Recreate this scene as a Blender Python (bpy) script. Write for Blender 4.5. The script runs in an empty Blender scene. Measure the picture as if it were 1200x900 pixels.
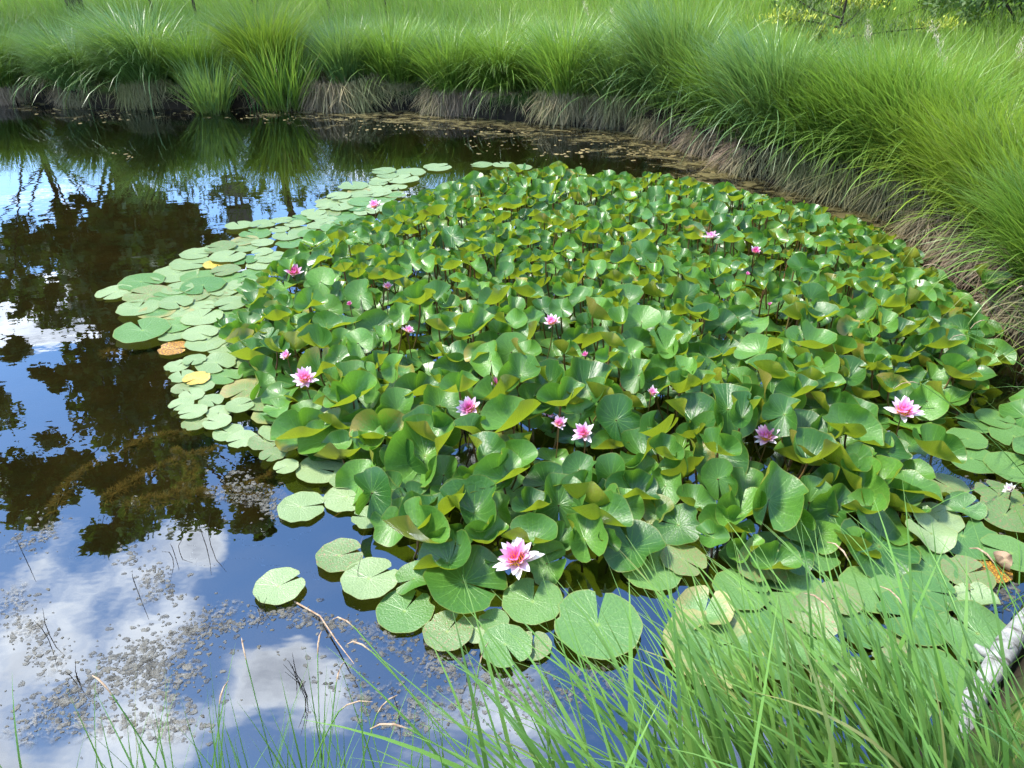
import bpy, math, random
import numpy as np
from mathutils import Vector, Matrix, Euler
R = math.radians
rng = np.random.default_rng(7)
random.seed(7)
scene = bpy.context.scene
COL = scene.collection

# ------------------------------------------------------------------ camera
CAM_H, PITCH, FPX = 1.70, R(31.0), 857.0
cam_d = bpy.data.cameras.new('camera')
cam_d.sensor_width = 36.0
cam_d.lens = 36.0 * FPX / 1200.0
cam_d.clip_start = 0.05
cam_d.clip_end = 2000
cam = bpy.data.objects.new('camera', cam_d)
COL.objects.link(cam)
cam.location = (0, 0, CAM_H)
cam.rotation_euler = (math.pi / 2 - PITCH, 0, 0)
scene.camera = cam
CP, SP = math.cos(PITCH), math.sin(PITCH)


def ray(px, py):
    a = (px - 600.0) / FPX
    v = (py - 450.0) / FPX
    return np.array([a, CP - v * SP, -SP - v * CP])


def at(px, py, z=0.0):
    """the point of height z that the photograph shows at (px, py)"""
    d = ray(px, py)
    t = (z - CAM_H) / d[2]
    return np.array([0, 0, CAM_H]) + d * t


def at_depth(px, py, y):
    d = ray(px, py)
    return np.array([0, 0, CAM_H]) + d * (y / d[1])


def depth_of(p):
    return p[1] * CP - (p[2] - CAM_H) * SP


def to_px(p):
    dz = p[2] - CAM_H
    f = p[1] * CP - dz * SP
    u = p[1] * SP + dz * CP
    return 600 + FPX * p[0] / f, 450 - FPX * u / f


# ------------------------------------------------------------------ helpers
def mesh_np(name, verts, faces, mats=(), attrs=None, smooth=True, mat_idx=None):
    """faces: (F,4) or (F,3) int array"""
    me = bpy.data.meshes.new(name)
    verts = np.asarray(verts, np.float32)
    faces = np.asarray(faces, np.int32)
    F, n = faces.shape
    me.vertices.add(len(verts))
    me.vertices.foreach_set('co', verts.ravel())
    me.loops.add(F * n)
    me.loops.foreach_set('vertex_index', faces.ravel())
    me.polygons.add(F)
    me.polygons.foreach_set('loop_start', np.arange(0, F * n, n, dtype=np.int32))
    me.polygons.foreach_set('loop_total', np.full(F, n, np.int32))
    me.polygons.foreach_set('use_smooth', np.full(F, smooth, bool))
    if mat_idx is not None:
        me.polygons.foreach_set('material_index', np.asarray(mat_idx, np.int32))
    for m in mats:
        me.materials.append(m)
    for k, v in (attrs or {}).items():
        a = me.attributes.new(k, 'FLOAT', 'POINT')
        a.data.foreach_set('value', np.asarray(v, np.float32))
    me.update()
    me.validate()
    return me


def put(name, me, loc=(0, 0, 0), rot=(0, 0, 0), scale=(1, 1, 1), parent=None):
    o = bpy.data.objects.new(name, me)
    COL.objects.link(o)
    o.location = loc
    o.rotation_euler = rot
    o.scale = scale
    if parent is not None:
        o.parent = parent
    return o


def tag(o, label=None, cat=None, group=None, kind=None):
    if label: o['label'] = label
    if cat: o['category'] = cat
    if group: o['group'] = group
    if kind: o['kind'] = kind
    return o


def thing(name, loc, label, cat, group=None, rz=0.0):
    return tag(put(name, None, loc, (0, 0, rz)), label, cat, group)


class Acc:
    """collects quads of several shapes for one mesh"""
    def __init__(s): s.v, s.f, s.n, s.a, s.m = [], [], 0, {}, []
    def add(s, v, f, m=0, **attrs):
        v = np.asarray(v); f = np.asarray(f)
        s.v.append(v); s.f.append(f + s.n); s.n += len(v)
        s.m.append(np.full(len(f), m))
        for k, x in attrs.items(): s.a.setdefault(k, []).append(np.broadcast_to(x, (len(v),)))
    def mesh(s, name, mats, smooth=True):
        return mesh_np(name, np.concatenate(s.v), np.concatenate(s.f), mats, {k: np.concatenate(x) for k, x in s.a.items()}, smooth, np.concatenate(s.m))


def tube(pts, radii, n=6):
    pts = np.asarray(pts, float); k = len(pts)
    radii = np.broadcast_to(np.asarray(radii, float), (k,))
    tan = np.gradient(pts, axis=0); tan /= np.linalg.norm(tan, axis=1)[:, None] + 1e-9
    ref = np.array([0.31, 0.87, 0.12]) if abs(tan[0][1]) < .8 else np.array([0.9, 0.1, 0.2])
    V = []
    for i in range(k):
        u = np.cross(tan[i], ref); u /= np.linalg.norm(u)
        w = np.cross(tan[i], u)
        for j in range(n):
            a = 2 * math.pi * j / n
            V.append(pts[i] + radii[i] * (math.cos(a) * u + math.sin(a) * w))
    Fc = [(i * n + j, i * n + (j + 1) % n, (i + 1) * n + (j + 1) % n, (i + 1) * n + j) for i in range(k - 1) for j in range(n)]
    b = len(V); V += [pts[0], pts[-1]]
    for j in range(n):
        Fc.append((b, (j + 1) % n, j, j)); Fc.append((b + 1, (k - 1) * n + j, (k - 1) * n + (j + 1) % n, (k - 1) * n + (j + 1) % n))
    # degenerate quads at the caps are fine as triangles after validate
    return np.array(V), np.array(Fc)


def tube_t(k, n=6):
    return np.concatenate([np.repeat(np.linspace(0, 1, k), n), [0, 1]])


def box(c, s, rz=0.0):
    c = np.array(c); s = np.array(s) / 2
    v = np.array([[x, y, z] for z in (-1, 1) for y in (-1, 1) for x in (-1, 1)]) * s
    if rz:
        v = v @ np.array(Matrix.Rotation(rz, 3, 'Z')).T
    f = np.array([(0, 2, 3, 1), (4, 5, 7, 6), (0, 1, 5, 4), (2, 6, 7, 3), (0, 4, 6, 2), (1, 3, 7, 5)])
    return v + c, f


def blades(base, az, lean, bend, length, width, K=5, p=1.3, twist=0.0, rnd=None, wp=0.55):
    """N grass blades as ribbons; returns verts, quads, t, rnd"""
    base = np.asarray(base, float); N = len(base)
    B = lambda x: np.broadcast_to(np.asarray(x, float), (N,))
    az, lean, bend, length, width, twist = map(B, (az, lean, bend, length, width, twist))
    rnd = rng.random(N) if rnd is None else B(rnd)
    d = np.stack([np.cos(az), np.sin(az), np.zeros(N)], 1)
    side = np.stack([-np.sin(az + twist), np.cos(az + twist), np.zeros(N)], 1)
    P = base.copy(); rings = []
    ts = np.linspace(0, 1, K + 1)
    for i, t in enumerate(ts):
        w = width * np.clip((1 - t ** 2.2), 0.04, 1) * (wp + (1 - wp) * min(1, t * 4))
        rings.append((P - side * w[:, None] / 2, P + side * w[:, None] / 2))
        if i < K:
            tm = (ts[i] + ts[i + 1]) / 2
            a = lean + bend * tm ** p
            P = P + (length / K)[:, None] * (np.sin(a)[:, None] * d + np.cos(a)[:, None] * np.array([0, 0, 1]))
    V = np.empty((N, K + 1, 2, 3))
    for i, (l, r) in enumerate(rings):
        V[:, i, 0] = l; V[:, i, 1] = r
    idx = np.arange(N)[:, None] * (2 * (K + 1)) + 2 * np.arange(K)[None, :]
    Fq = np.stack([idx, idx + 1, idx + 3, idx + 2], -1).reshape(-1, 4)
    T = np.broadcast_to(ts[None, :, None], (N, K + 1, 2)).ravel()
    Rn = np.broadcast_to(rnd[:, None, None], (N, K + 1, 2)).ravel()
    return V.reshape(-1, 3), Fq, T, Rn


def inside(poly, x, y):
    poly = np.asarray(poly); x = np.asarray(x, float); y = np.asarray(y, float)
    c = np.zeros(x.shape, bool); n = len(poly)
    for i in range(n):
        x1, y1 = poly[i][:2]; x2, y2 = poly[(i + 1) % n][:2]
        if y1 == y2: continue
        cond = ((y1 > y) != (y2 > y)) & (x < (x2 - x1) * (y - y1) / (y2 - y1) + x1)
        c ^= cond
    return c


def dist_poly(poly, x, y):
    poly = np.asarray(poly); d = np.full(np.shape(x), 1e9); n = len(poly)
    for i in range(n):
        a = poly[i][:2]; b = poly[(i + 1) % n][:2]
        ab = b - a; L = ab @ ab + 1e-12
        t = np.clip(((x - a[0]) * ab[0] + (y - a[1]) * ab[1]) / L, 0, 1)
        d = np.minimum(d, np.hypot(x - a[0] - t * ab[0], y - a[1] - t * ab[1]))
    return d


def sstep(a, b, x):
    t = np.clip((x - a) / (b - a), 0, 1)
    return t * t * (3 - 2 * t)


# ------------------------------------------------------------------ node helper
class NT:
    def __init__(s, tree):
        s.t = tree; s.n = tree.nodes; s.l = tree.links
    def node(s, typ, props=None, **ins):
        nd = s.n.new(typ)
        for k, v in (props or {}).items(): setattr(nd, k, v)
        for k, v in ins.items():
            key = int(k[1:]) if k[0] == '_' and k[1:].isdigit() else k.replace('__', ' ')
            s.set(nd.inputs[key], v)
        return nd
    def set(s, sock, v):
        if isinstance(v, bpy.types.NodeSocket): s.l.new(v, sock)
        else:
            if hasattr(sock.default_value, '__len__') and not hasattr(v, '__len__'): v = [v] * len(sock.default_value)
            if hasattr(v, '__len__') and len(v) == 3 and len(sock.default_value) == 4: v = (*v, 1)
            sock.default_value = v
    def math(s, op, a, b=0.0, c=0.0, clamp=False):
        return s.node('ShaderNodeMath', {'operation': op, 'use_clamp': clamp}, _0=a, _1=b, _2=c).outputs[0]
    def mix(s, f, a, b, mode='MIX'):
        nd = s.n.new('ShaderNodeMix'); nd.data_type = 'RGBA'; nd.blend_type = mode
        s.set(nd.inputs[0], f); s.set(nd.inputs[6], a); s.set(nd.inputs[7], b)
        return nd.outputs[2]
    def attr(s, name): return s.node('ShaderNodeAttribute', {'attribute_name': name}).outputs['Fac']
    def rng(s, v, a, b, c=0.0, d=1.0, smooth=True):
        return s.node('ShaderNodeMapRange', {'interpolation_type': 'SMOOTHSTEP' if smooth else 'LINEAR'}, _0=v, _1=a, _2=b, _3=c, _4=d).outputs[0]
    def noise(s, scale, detail=4, rough=.55, vec=None, dist=0.0):
        nd = s.node('ShaderNodeTexNoise', None, Scale=scale, Detail=detail, Roughness=rough, Distortion=dist)
        if vec is not None: s.l.new(vec, nd.inputs['Vector'])
        return nd.outputs['Fac']
    def rnd(s):
        a = s.node('ShaderNodeObjectInfo').outputs['Random']; b = s.node('ShaderNodeNewGeometry').outputs['Random Per Island']
        return s.math('FRACT', s.math('ADD', a, b))
    def ramp(s, f, stops):
        nd = s.n.new('ShaderNodeValToRGB'); cr = nd.color_ramp
        while len(cr.elements) < len(stops): cr.elements.new(0.5)
        for e, (p, c) in zip(cr.elements, stops): e.position = p; e.color = (*c, 1)
        s.set(nd.inputs[0], f); return nd.outputs[0]
    def bump(s, h, strength=.3, dist=.01):
        return s.node('ShaderNodeBump', None, Strength=strength, Distance=dist, Height=h).outputs[0]


def material(name):
    m = bpy.data.materials.new(name); m.use_nodes = True
    t = NT(m.node_tree); t.n.clear()
    out = t.n.new('ShaderNodeOutputMaterial')
    return m, t, out


def surf(t, color, rough=.6, spec=.4, normal=None, transl=None, tfac=0.0, **kw):
    b = t.node('ShaderNodeBsdfPrincipled')
    t.set(b.inputs['Base Color'], color); t.set(b.inputs['Roughness'], rough); t.set(b.inputs['Specular IOR Level'], spec)
    if normal is not None: t.l.new(normal, b.inputs['Normal'])
    if transl is None: return b.outputs[0]
    tr = t.node('ShaderNodeBsdfTranslucent'); t.set(tr.inputs[0], transl)
    mx = t.node('ShaderNodeMixShader', None, Fac=tfac)
    t.l.new(b.outputs[0], mx.inputs[1]); t.l.new(tr.outputs[0], mx.inputs[2])
    return mx.outputs[0]


def simple(name, c1, c2, scale=8, rough=.7, spec=.3, bump=.0, detail=5):
    m, t, out = material(name)
    tc = t.node('ShaderNodeTexCoord').outputs['Object']
    n = t.noise(scale, detail, .6, tc)
    col = t.mix(t.rng(n, .35, .65), c1, c2)
    t.l.new(surf(t, col, rough, spec, t.bump(n, bump, .02) if bump else None), out.inputs[0])
    return m


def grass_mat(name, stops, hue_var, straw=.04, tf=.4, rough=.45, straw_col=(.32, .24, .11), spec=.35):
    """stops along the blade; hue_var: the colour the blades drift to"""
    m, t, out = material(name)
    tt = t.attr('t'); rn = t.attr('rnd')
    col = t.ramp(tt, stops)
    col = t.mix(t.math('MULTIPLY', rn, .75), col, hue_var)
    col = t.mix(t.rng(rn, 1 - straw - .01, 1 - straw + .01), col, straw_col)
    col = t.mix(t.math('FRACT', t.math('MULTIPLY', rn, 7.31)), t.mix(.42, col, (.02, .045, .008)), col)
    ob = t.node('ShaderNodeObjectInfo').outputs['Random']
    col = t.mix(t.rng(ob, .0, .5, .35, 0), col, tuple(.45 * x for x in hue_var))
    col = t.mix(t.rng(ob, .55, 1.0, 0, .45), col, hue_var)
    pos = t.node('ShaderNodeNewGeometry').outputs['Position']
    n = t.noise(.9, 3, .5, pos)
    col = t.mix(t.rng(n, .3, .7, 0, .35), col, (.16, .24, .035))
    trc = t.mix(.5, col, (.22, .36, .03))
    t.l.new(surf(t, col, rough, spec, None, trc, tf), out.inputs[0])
    return m


# ------------------------------------------------------------------ materials
def lily_leaf_mat(name, top_a, top_b, under, pad=False, blotch=None, blotch_amt=.5):
    m, t, out = material(name)
    lr, lt = t.attr('lr'), t.attr('lt')
    rn = t.rnd()
    geo = t.node('ShaderNodeNewGeometry')
    oc = t.node('ShaderNodeTexCoord').outputs['Object']
    off = t.node('ShaderNodeVectorMath', {'operation': 'ADD'}, _0=oc).outputs[0]
    off.node.inputs[1].default_value = (0, 0, 0)
    cmb = t.node('ShaderNodeCombineXYZ', None, X=t.math('MULTIPLY', rn, 37.0), Y=t.math('MULTIPLY', rn, 11.0))
    t.l.new(cmb.outputs[0], off.node.inputs[1])
    n1 = t.noise(14, 4, .6, off)
    n2 = t.noise(70, 3, .6, off)
    s1 = t.math('MULTIPLY', t.math('ABSOLUTE', t.math('SINE', t.math('ADD', t.math('MULTIPLY', lt, 8.0), t.math('MULTIPLY', t.math('SUBTRACT', n1, .5), 1.2)))), lr)
    s2 = t.math('MULTIPLY', t.math('ABSOLUTE', t.math('SINE', t.math('ADD', t.math('MULTIPLY', lt, 19.0), t.math('MULTIPLY', lr, 2.0)))), lr)
    vein = t.rng(s1, 0.0, .13, 1, 0)
    vein2 = t.math('MULTIPLY', t.rng(s2, 0.0, .16, 1, 0), t.rng(lr, .35, .6))
    v = t.math('MAXIMUM', t.math('MULTIPLY', vein, t.rng(lr, .55, 1.0, 1, .35)), t.math('MULTIPLY', vein2, .35))
    col = t.mix(rn, top_a, top_b)
    col = t.mix(t.rng(n1, .3, .7, 0, .35), col, tuple(.62 * x for x in top_a))
    vc = tuple(min(.5, a * 1.7 + .015) for a in top_b)
    col = t.mix(t.math('MULTIPLY', v, .18 if pad else .34), col, vc)
    col = t.mix(t.math('MULTIPLY', t.rng(t.math('FRACT', t.math('MULTIPLY', rn, 13.7)), .955, .985), t.rng(t.math('ADD', lr, t.math('MULTIPLY', n1, .9)), .9, 1.4)), col, (.24, .22, .08) if pad else (.28, .22, .04))
    col = t.mix(t.rng(lr, .10, .0, 0, .7), col, (.20, .27, .06))
    col = t.mix(t.rng(t.math('ADD', lr, t.math('MULTIPLY', n1, .05)), .985, 1.02, 0, .5), col, (.20, .20, .04))
    if blotch:
        bn = t.noise(9, 3, .6, off)
        col = t.mix(t.math('MULTIPLY', t.rng(bn, .62 - .25 * blotch_amt, .70 - .25 * blotch_amt), .85), col, blotch)
    sp = t.rng(n2, .70, .76, 0, .6 if pad else .25)
    col = t.mix(sp, col, (.12, .06, .03))
    un = t.mix(rn, under, tuple(.75 * x for x in under))
    un = t.mix(t.rng(n1, .35, .7, 0, .4), un, (.16, .085, .02))
    un = t.mix(t.rng(t.math('FRACT', t.math('MULTIPLY', rn, 5.9)), .74, .9, 0, .6), un, (.15, .07, .03))
    un = t.mix(t.math('MULTIPLY', v, .4), un, (.24, .22, .04))
    col = t.mix(geo.outputs['Backfacing'], col, un)
    h = t.math('ADD', t.math('MULTIPLY', v, -.5), t.math('MULTIPLY', n1, 1.6 if pad else .9))
    bp = t.bump(h, .35, .006)
    trc = t.mix(geo.outputs['Backfacing'], (.14, .30, .015), (.32, .42, .018))
    rough = t.math('ADD', t.math('ADD', t.math('MULTIPLY', n1, .18), t.math('MULTIPLY', n2, .22)), .12 if not pad else .16)
    t.l.new(surf(t, col, rough, .5, bp, trc,   .12 if pad else .32), out.inputs[0])
    return m


M = {}
M['leaf'] = lily_leaf_mat('lily_leaf_green', (.026, .095, .018), (.120, .270, .036), (.195, .225, .020))
M['pad'] = lily_leaf_mat('lily_pad_pale', (.145, .220, .085), (.215, .285, .130), (.20, .17, .03), True)
M['pad_green'] = lily_leaf_mat('lily_pad_green', (.052, .140, .030), (.105, .205, .052), (.20, .17, .03), True)
M['pad_blotch'] = lily_leaf_mat('lily_pad_blotched', (.10, .17, .055), (.15, .20, .07), (.20, .17, .03), True, (.23, .12, .07), .22)
M['pad_yellow'] = lily_leaf_mat('lily_pad_yellow', (.42, .33, .05), (.50, .36, .06), (.3, .2, .03), True, (.25, .09, .02), .35)
M['pad_orange'] = lily_leaf_mat('lily_pad_orange', (.55, .28, .02), (.55, .30, .03), (.3, .2, .03), True, (.10, .035, .015), .8)
M['stalk'] = simple('lily_stalk', (.11, .10, .025), (.13, .055, .025), 6, .45)


def petal_mat(name, base, tip):
    m, t, out = material(name)
    tt = t.attr('t')
    n = t.noise(60, 2, .5, t.node('ShaderNodeTexCoord').outputs['Object'])
    col = t.mix(t.rng(t.math('ADD', tt, t.math('MULTIPLY', t.math('SUBTRACT', n, .5), .25)), .15, 1.0), base, tip)
    t.l.new(surf(t, col, .45, .3, None, col, .35), out.inputs[0])
    return m


M['petal_in'] = petal_mat('petal_inner', (.76, .11, .42), (.84, .34, .60))
M['petal_mid'] = petal_mat('petal_middle', (.82, .20, .47), (.86, .48, .67))
M['petal_out'] = petal_mat('petal_outer', (.86, .42, .62), (.88, .68, .78))
M['petal_white'] = petal_mat('petal_white', (.86, .48, .66), (.90, .86, .88))
M['petal_deep'] = petal_mat('petal_deep', (.62, .05, .26), (.78, .22, .46))
M['stamen'] = simple('stamen', (.85, .42, .02), (.90, .55, .05), 90, .5)
M['sepal'] = petal_mat('sepal', (.62, .55, .45), (.88, .83, .82))

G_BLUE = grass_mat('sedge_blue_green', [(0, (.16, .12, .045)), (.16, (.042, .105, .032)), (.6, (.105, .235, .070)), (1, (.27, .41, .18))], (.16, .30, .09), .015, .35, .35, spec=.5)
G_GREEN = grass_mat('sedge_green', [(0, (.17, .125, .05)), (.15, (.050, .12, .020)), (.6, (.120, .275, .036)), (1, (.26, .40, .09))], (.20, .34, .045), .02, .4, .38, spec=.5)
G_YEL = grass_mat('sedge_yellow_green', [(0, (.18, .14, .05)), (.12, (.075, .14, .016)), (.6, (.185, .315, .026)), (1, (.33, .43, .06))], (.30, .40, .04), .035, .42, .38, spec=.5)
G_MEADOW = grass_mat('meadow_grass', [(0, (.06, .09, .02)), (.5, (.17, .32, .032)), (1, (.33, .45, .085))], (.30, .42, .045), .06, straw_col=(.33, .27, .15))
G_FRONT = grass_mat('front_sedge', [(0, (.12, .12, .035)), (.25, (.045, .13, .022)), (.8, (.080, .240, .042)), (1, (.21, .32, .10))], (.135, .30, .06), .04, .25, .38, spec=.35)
M['thatch'] = grass_mat('thatch', [(0, (.085, .052, .038)), (.5, (.215, .145, .105)), (1, (.32, .23, .17))], (.30, .215, .155), .10, .05, .8, (.32, .25, .15), .1)
M['spike'] = simple('sedge_spike', (.20, .12, .07), (.36, .26, .17), 120, .8)
M['plume'] = simple('grass_plume', (.42, .36, .25), (.52, .46, .34), 40, .9)


def soil_mat():
    m, t, out = material('soil_and_turf')
    pos = t.node('ShaderNodeNewGeometry').outputs['Position']
    n = t.noise(3, 6, .65, pos); n2 = t.noise(.3, 3, .5, pos)
    z = t.node('ShaderNodeSeparateXYZ', None, Vector=pos).outputs['Z']
    turf = t.mix(t.rng(n, .35, .65), (.05, .085, .02), (.09, .14, .025))
    turf = t.mix(t.rng(n2, .4, .6, 0, .5), turf, (.07, .13, .02))
    mud = t.mix(t.rng(n, .35, .65), (.010, .008, .006), (.028, .021, .014))
    col = t.mix(t.rng(z, .12, .26), mud, turf)
    bed = t.mix(t.rng(n, .3, .7), (.021, .022, .012), (.042, .039, .020))
    col = t.mix(t.rng(z, -.03, -.12), col, bed)
    t.l.new(surf(t, col, .95, .1, t.bump(n, .7, .05)), out.inputs[0])
    return m


M['soil'] = soil_mat()
M['soil_core'] = simple('tussock_core', (.012, .009, .006), (.035, .025, .016), 12, 1.0, .05, .4)


def water_mat():
    m, t, out = material('pond_water')
    pos = t.node('ShaderNodeNewGeometry').outputs['Position']
    mp = t.node('ShaderNodeMapping', None, Vector=pos); mp.inputs['Scale'].default_value = (1.0, 1.6, 1)
    n = t.noise(2.2, 2, .5, mp.outputs[0]); n2 = t.noise(9, 2, .5, mp.outputs[0])
    h = t.math('ADD', n, t.math('MULTIPLY', n2, .22))
    nb = t.bump(h, .10, .012)
    lw = t.node('ShaderNodeLayerWeight', None, Blend=.5); t.l.new(nb, lw.inputs['Normal'])
    refl = t.math('ADD', .158, t.math('MULTIPLY', t.math('POWER', lw.outputs['Facing'], 5.0), .842))
    gl = t.node('ShaderNodeBsdfGlossy', None, Roughness=.0, Color=(.86, .95, 1.10)); t.l.new(nb, gl.inputs['Normal'])
    tr = t.node('ShaderNodeBsdfTransparent', None, Color=(.52, .46, .30))
    mx = t.node('ShaderNodeMixShader', None, Fac=refl)
    t.l.new(tr.outputs[0], mx.inputs[1]); t.l.new(gl.outputs[0], mx.inputs[2])
    t.l.new(mx.outputs[0], out.inputs[0])
    return m


M['water'] = water_mat()
def bead_mat():
    m, t, out = material('surface_scum')
    n = t.noise(40, 4, .6, t.node('ShaderNodeTexCoord').outputs['Object'])
    sh = surf(t, t.mix(t.rng(n, .35, .65), (.035, .033, .027), (.13, .125, .108)), .6, .25)
    tr = t.node('ShaderNodeBsdfTransparent')
    mx = t.node('ShaderNodeMixShader', None, Fac=t.rng(n, .3, .6, .25, .7))
    t.l.new(tr.outputs[0], mx.inputs[1]); t.l.new(sh, mx.inputs[2]); t.l.new(mx.outputs[0], out.inputs[0])
    return m


M['bead'] = bead_mat()
M['weed'] = simple('water_weed', (.10, .088, .032), (.19, .155, .06), 20, .7)
M['scum'] = simple('floating_scum', (.028, .026, .020), (.085, .078, .06), 40, .55, .25)
M['algae'] = simple('algae_mat', (.11, .085, .03), (.24, .18, .07), 5, .7, .3)


def birch_mat():
    m, t, out = material('birch_bark')
    oc = t.node('ShaderNodeTexCoord').outputs['Object']
    mp = t.node('ShaderNodeMapping', None, Vector=oc); mp.inputs['Scale'].default_value = (6, 6, 26)
    n = t.noise(2.2, 5, .65, mp.outputs[0]); n2 = t.noise(22, 5, .7, oc)
    col = t.mix(t.rng(n2, .3, .7), (.13, .128, .12), (.30, .295, .28))
    col = t.mix(t.rng(n, .54, .63, 0, .9), col, (.06, .055, .045))
    col = t.mix(t.rng(n2, .62, .72, 0, .7), col, (.13, .12, .09))
    t.l.new(surf(t, col, .85, .2, t.bump(t.math('ADD', n, n2), .5, .01)), out.inputs[0])
    return m


M['birch'] = birch_mat()
M['bark'] = simple('dark_bark', (.03, .022, .015), (.075, .058, .042), 9, .95, .1, .6)
M['driftwood'] = simple('driftwood', (.12, .105, .09), (.26, .24, .21), 14, .9, .1, .5)
M['timber'] = simple('grey_timber', (.075, .066, .055), (.13, .115, .10), 4, .9, .1, .3)


def foliage_mat(name, a, b, tr=(.12, .22, .02)):
    m, t, out = material(name)
    col = t.mix(t.rnd(), a, b)
    t.l.new(surf(t, col, .55, .3, None, tr, .25), out.inputs[0])
    return m


M['crown'] = foliage_mat('crown_leaves', (.040, .075, .015), (.085, .135, .028))
M['crown_light'] = foliage_mat('crown_leaves_light', (.04, .08, .018), (.08, .13, .03))
M['conifer'] = foliage_mat('conifer_needles', (.07, .11, .03), (.12, .16, .035))
M['conifer_tip'] = foliage_mat('conifer_tips', (.30, .34, .03), (.42, .44, .05), (.3, .34, .03))
M['plant'] = foliage_mat('water_plant', (.07, .18, .04), (.10, .22, .05))

# ------------------------------------------------------------------ pond outline
FAR = [(0, 114), (60, 122), (120, 127), (200, 128), (300, 126), (400, 130), (480, 130), (560, 138), (640, 146), (720, 152), (790, 168),
       (850, 192), (905, 215), (960, 228), (1020, 243), (1075, 270), (1115, 305), (1150, 345), (1185, 395), (1215, 440)]
RIGHT = [(1245, 500), (1260, 570), (1250, 630), (1215, 690), (1175, 740), (1140, 800), (1110, 850)]
pond = [(-13.0, 10.6), (-10.0, 10.7)] + [tuple(at(*q)[:2]) for q in FAR] + [tuple(at(*q)[:2]) for q in RIGHT]
pond += [(0.75, 0.95), (0.3, 0.86), (-0.4, 0.84), (-1.2, 0.8), (-2.2, .6), (-4, 0.0), (-9, -.6), (-14, 2), (-15, 7)]
pond = np.array(pond)


def gauss_noise(x, y):
    return (np.sin(x * 1.7 + 1.3 * np.sin(y * 1.1)) * np.cos(y * 1.9 + .7) + .5 * np.sin(x * 4.3 + y * 3.1) * np.cos(y * 4.9 - x)) / 1.5


def ground_z(x, y):
    d = dist_poly(pond, x, y)
    ins = inside(pond, x, y)
    out_z = .22 * sstep(-.01, .13, d) + .10 * sstep(.2, 1.5, d) + .04 * gauss_noise(x, y) * sstep(.2, 1, d) + .012 * np.clip(d - 2, 0, 30)
    in_z = -.03 - .55 * sstep(0, .8, d)
    return np.where(ins, in_z, out_z)


def axis(lo, hi, step, far):
    core = np.arange(lo, hi, step)
    g = [step * 1.35]
    while sum(g) < far: g.append(g[-1] * 1.35)
    g = np.cumsum(g)
    return np.concatenate([lo - g[::-1], core, hi - step + g])


gx, gy = axis(-16, 12, .09, 500), axis(-3, 20, .09, 500)
X, Y = np.meshgrid(gx, gy)
Z = ground_z(X, Y)
nx, ny = len(gx), len(gy)
ii = np.arange(nx - 1)[None, :] + nx * np.arange(ny - 1)[:, None]
Fg = np.stack([ii, ii + 1, ii + nx + 1, ii + nx], -1).reshape(-1, 4)
ground = put('ground', mesh_np('ground', np.stack([X, Y, Z], -1).reshape(-1, 3), Fg, [M['soil']]))
tag(ground, 'grassy ground and muddy bed around the pond', None, None, 'structure')
wv = np.array([(-16, -1.5, 0), (8, -1.5, 0), (8, 12.5, 0), (-16, 12.5, 0)])
water = put('pond_water', mesh_np('pond_water', wv, [(0, 1, 2, 3)], [M['water']]))
tag(water, 'still dark pond water mirroring clouds and trees', None, None, 'structure')

# ------------------------------------------------------------------ lily leaves
NRING, NSEC = 9, 40


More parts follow.
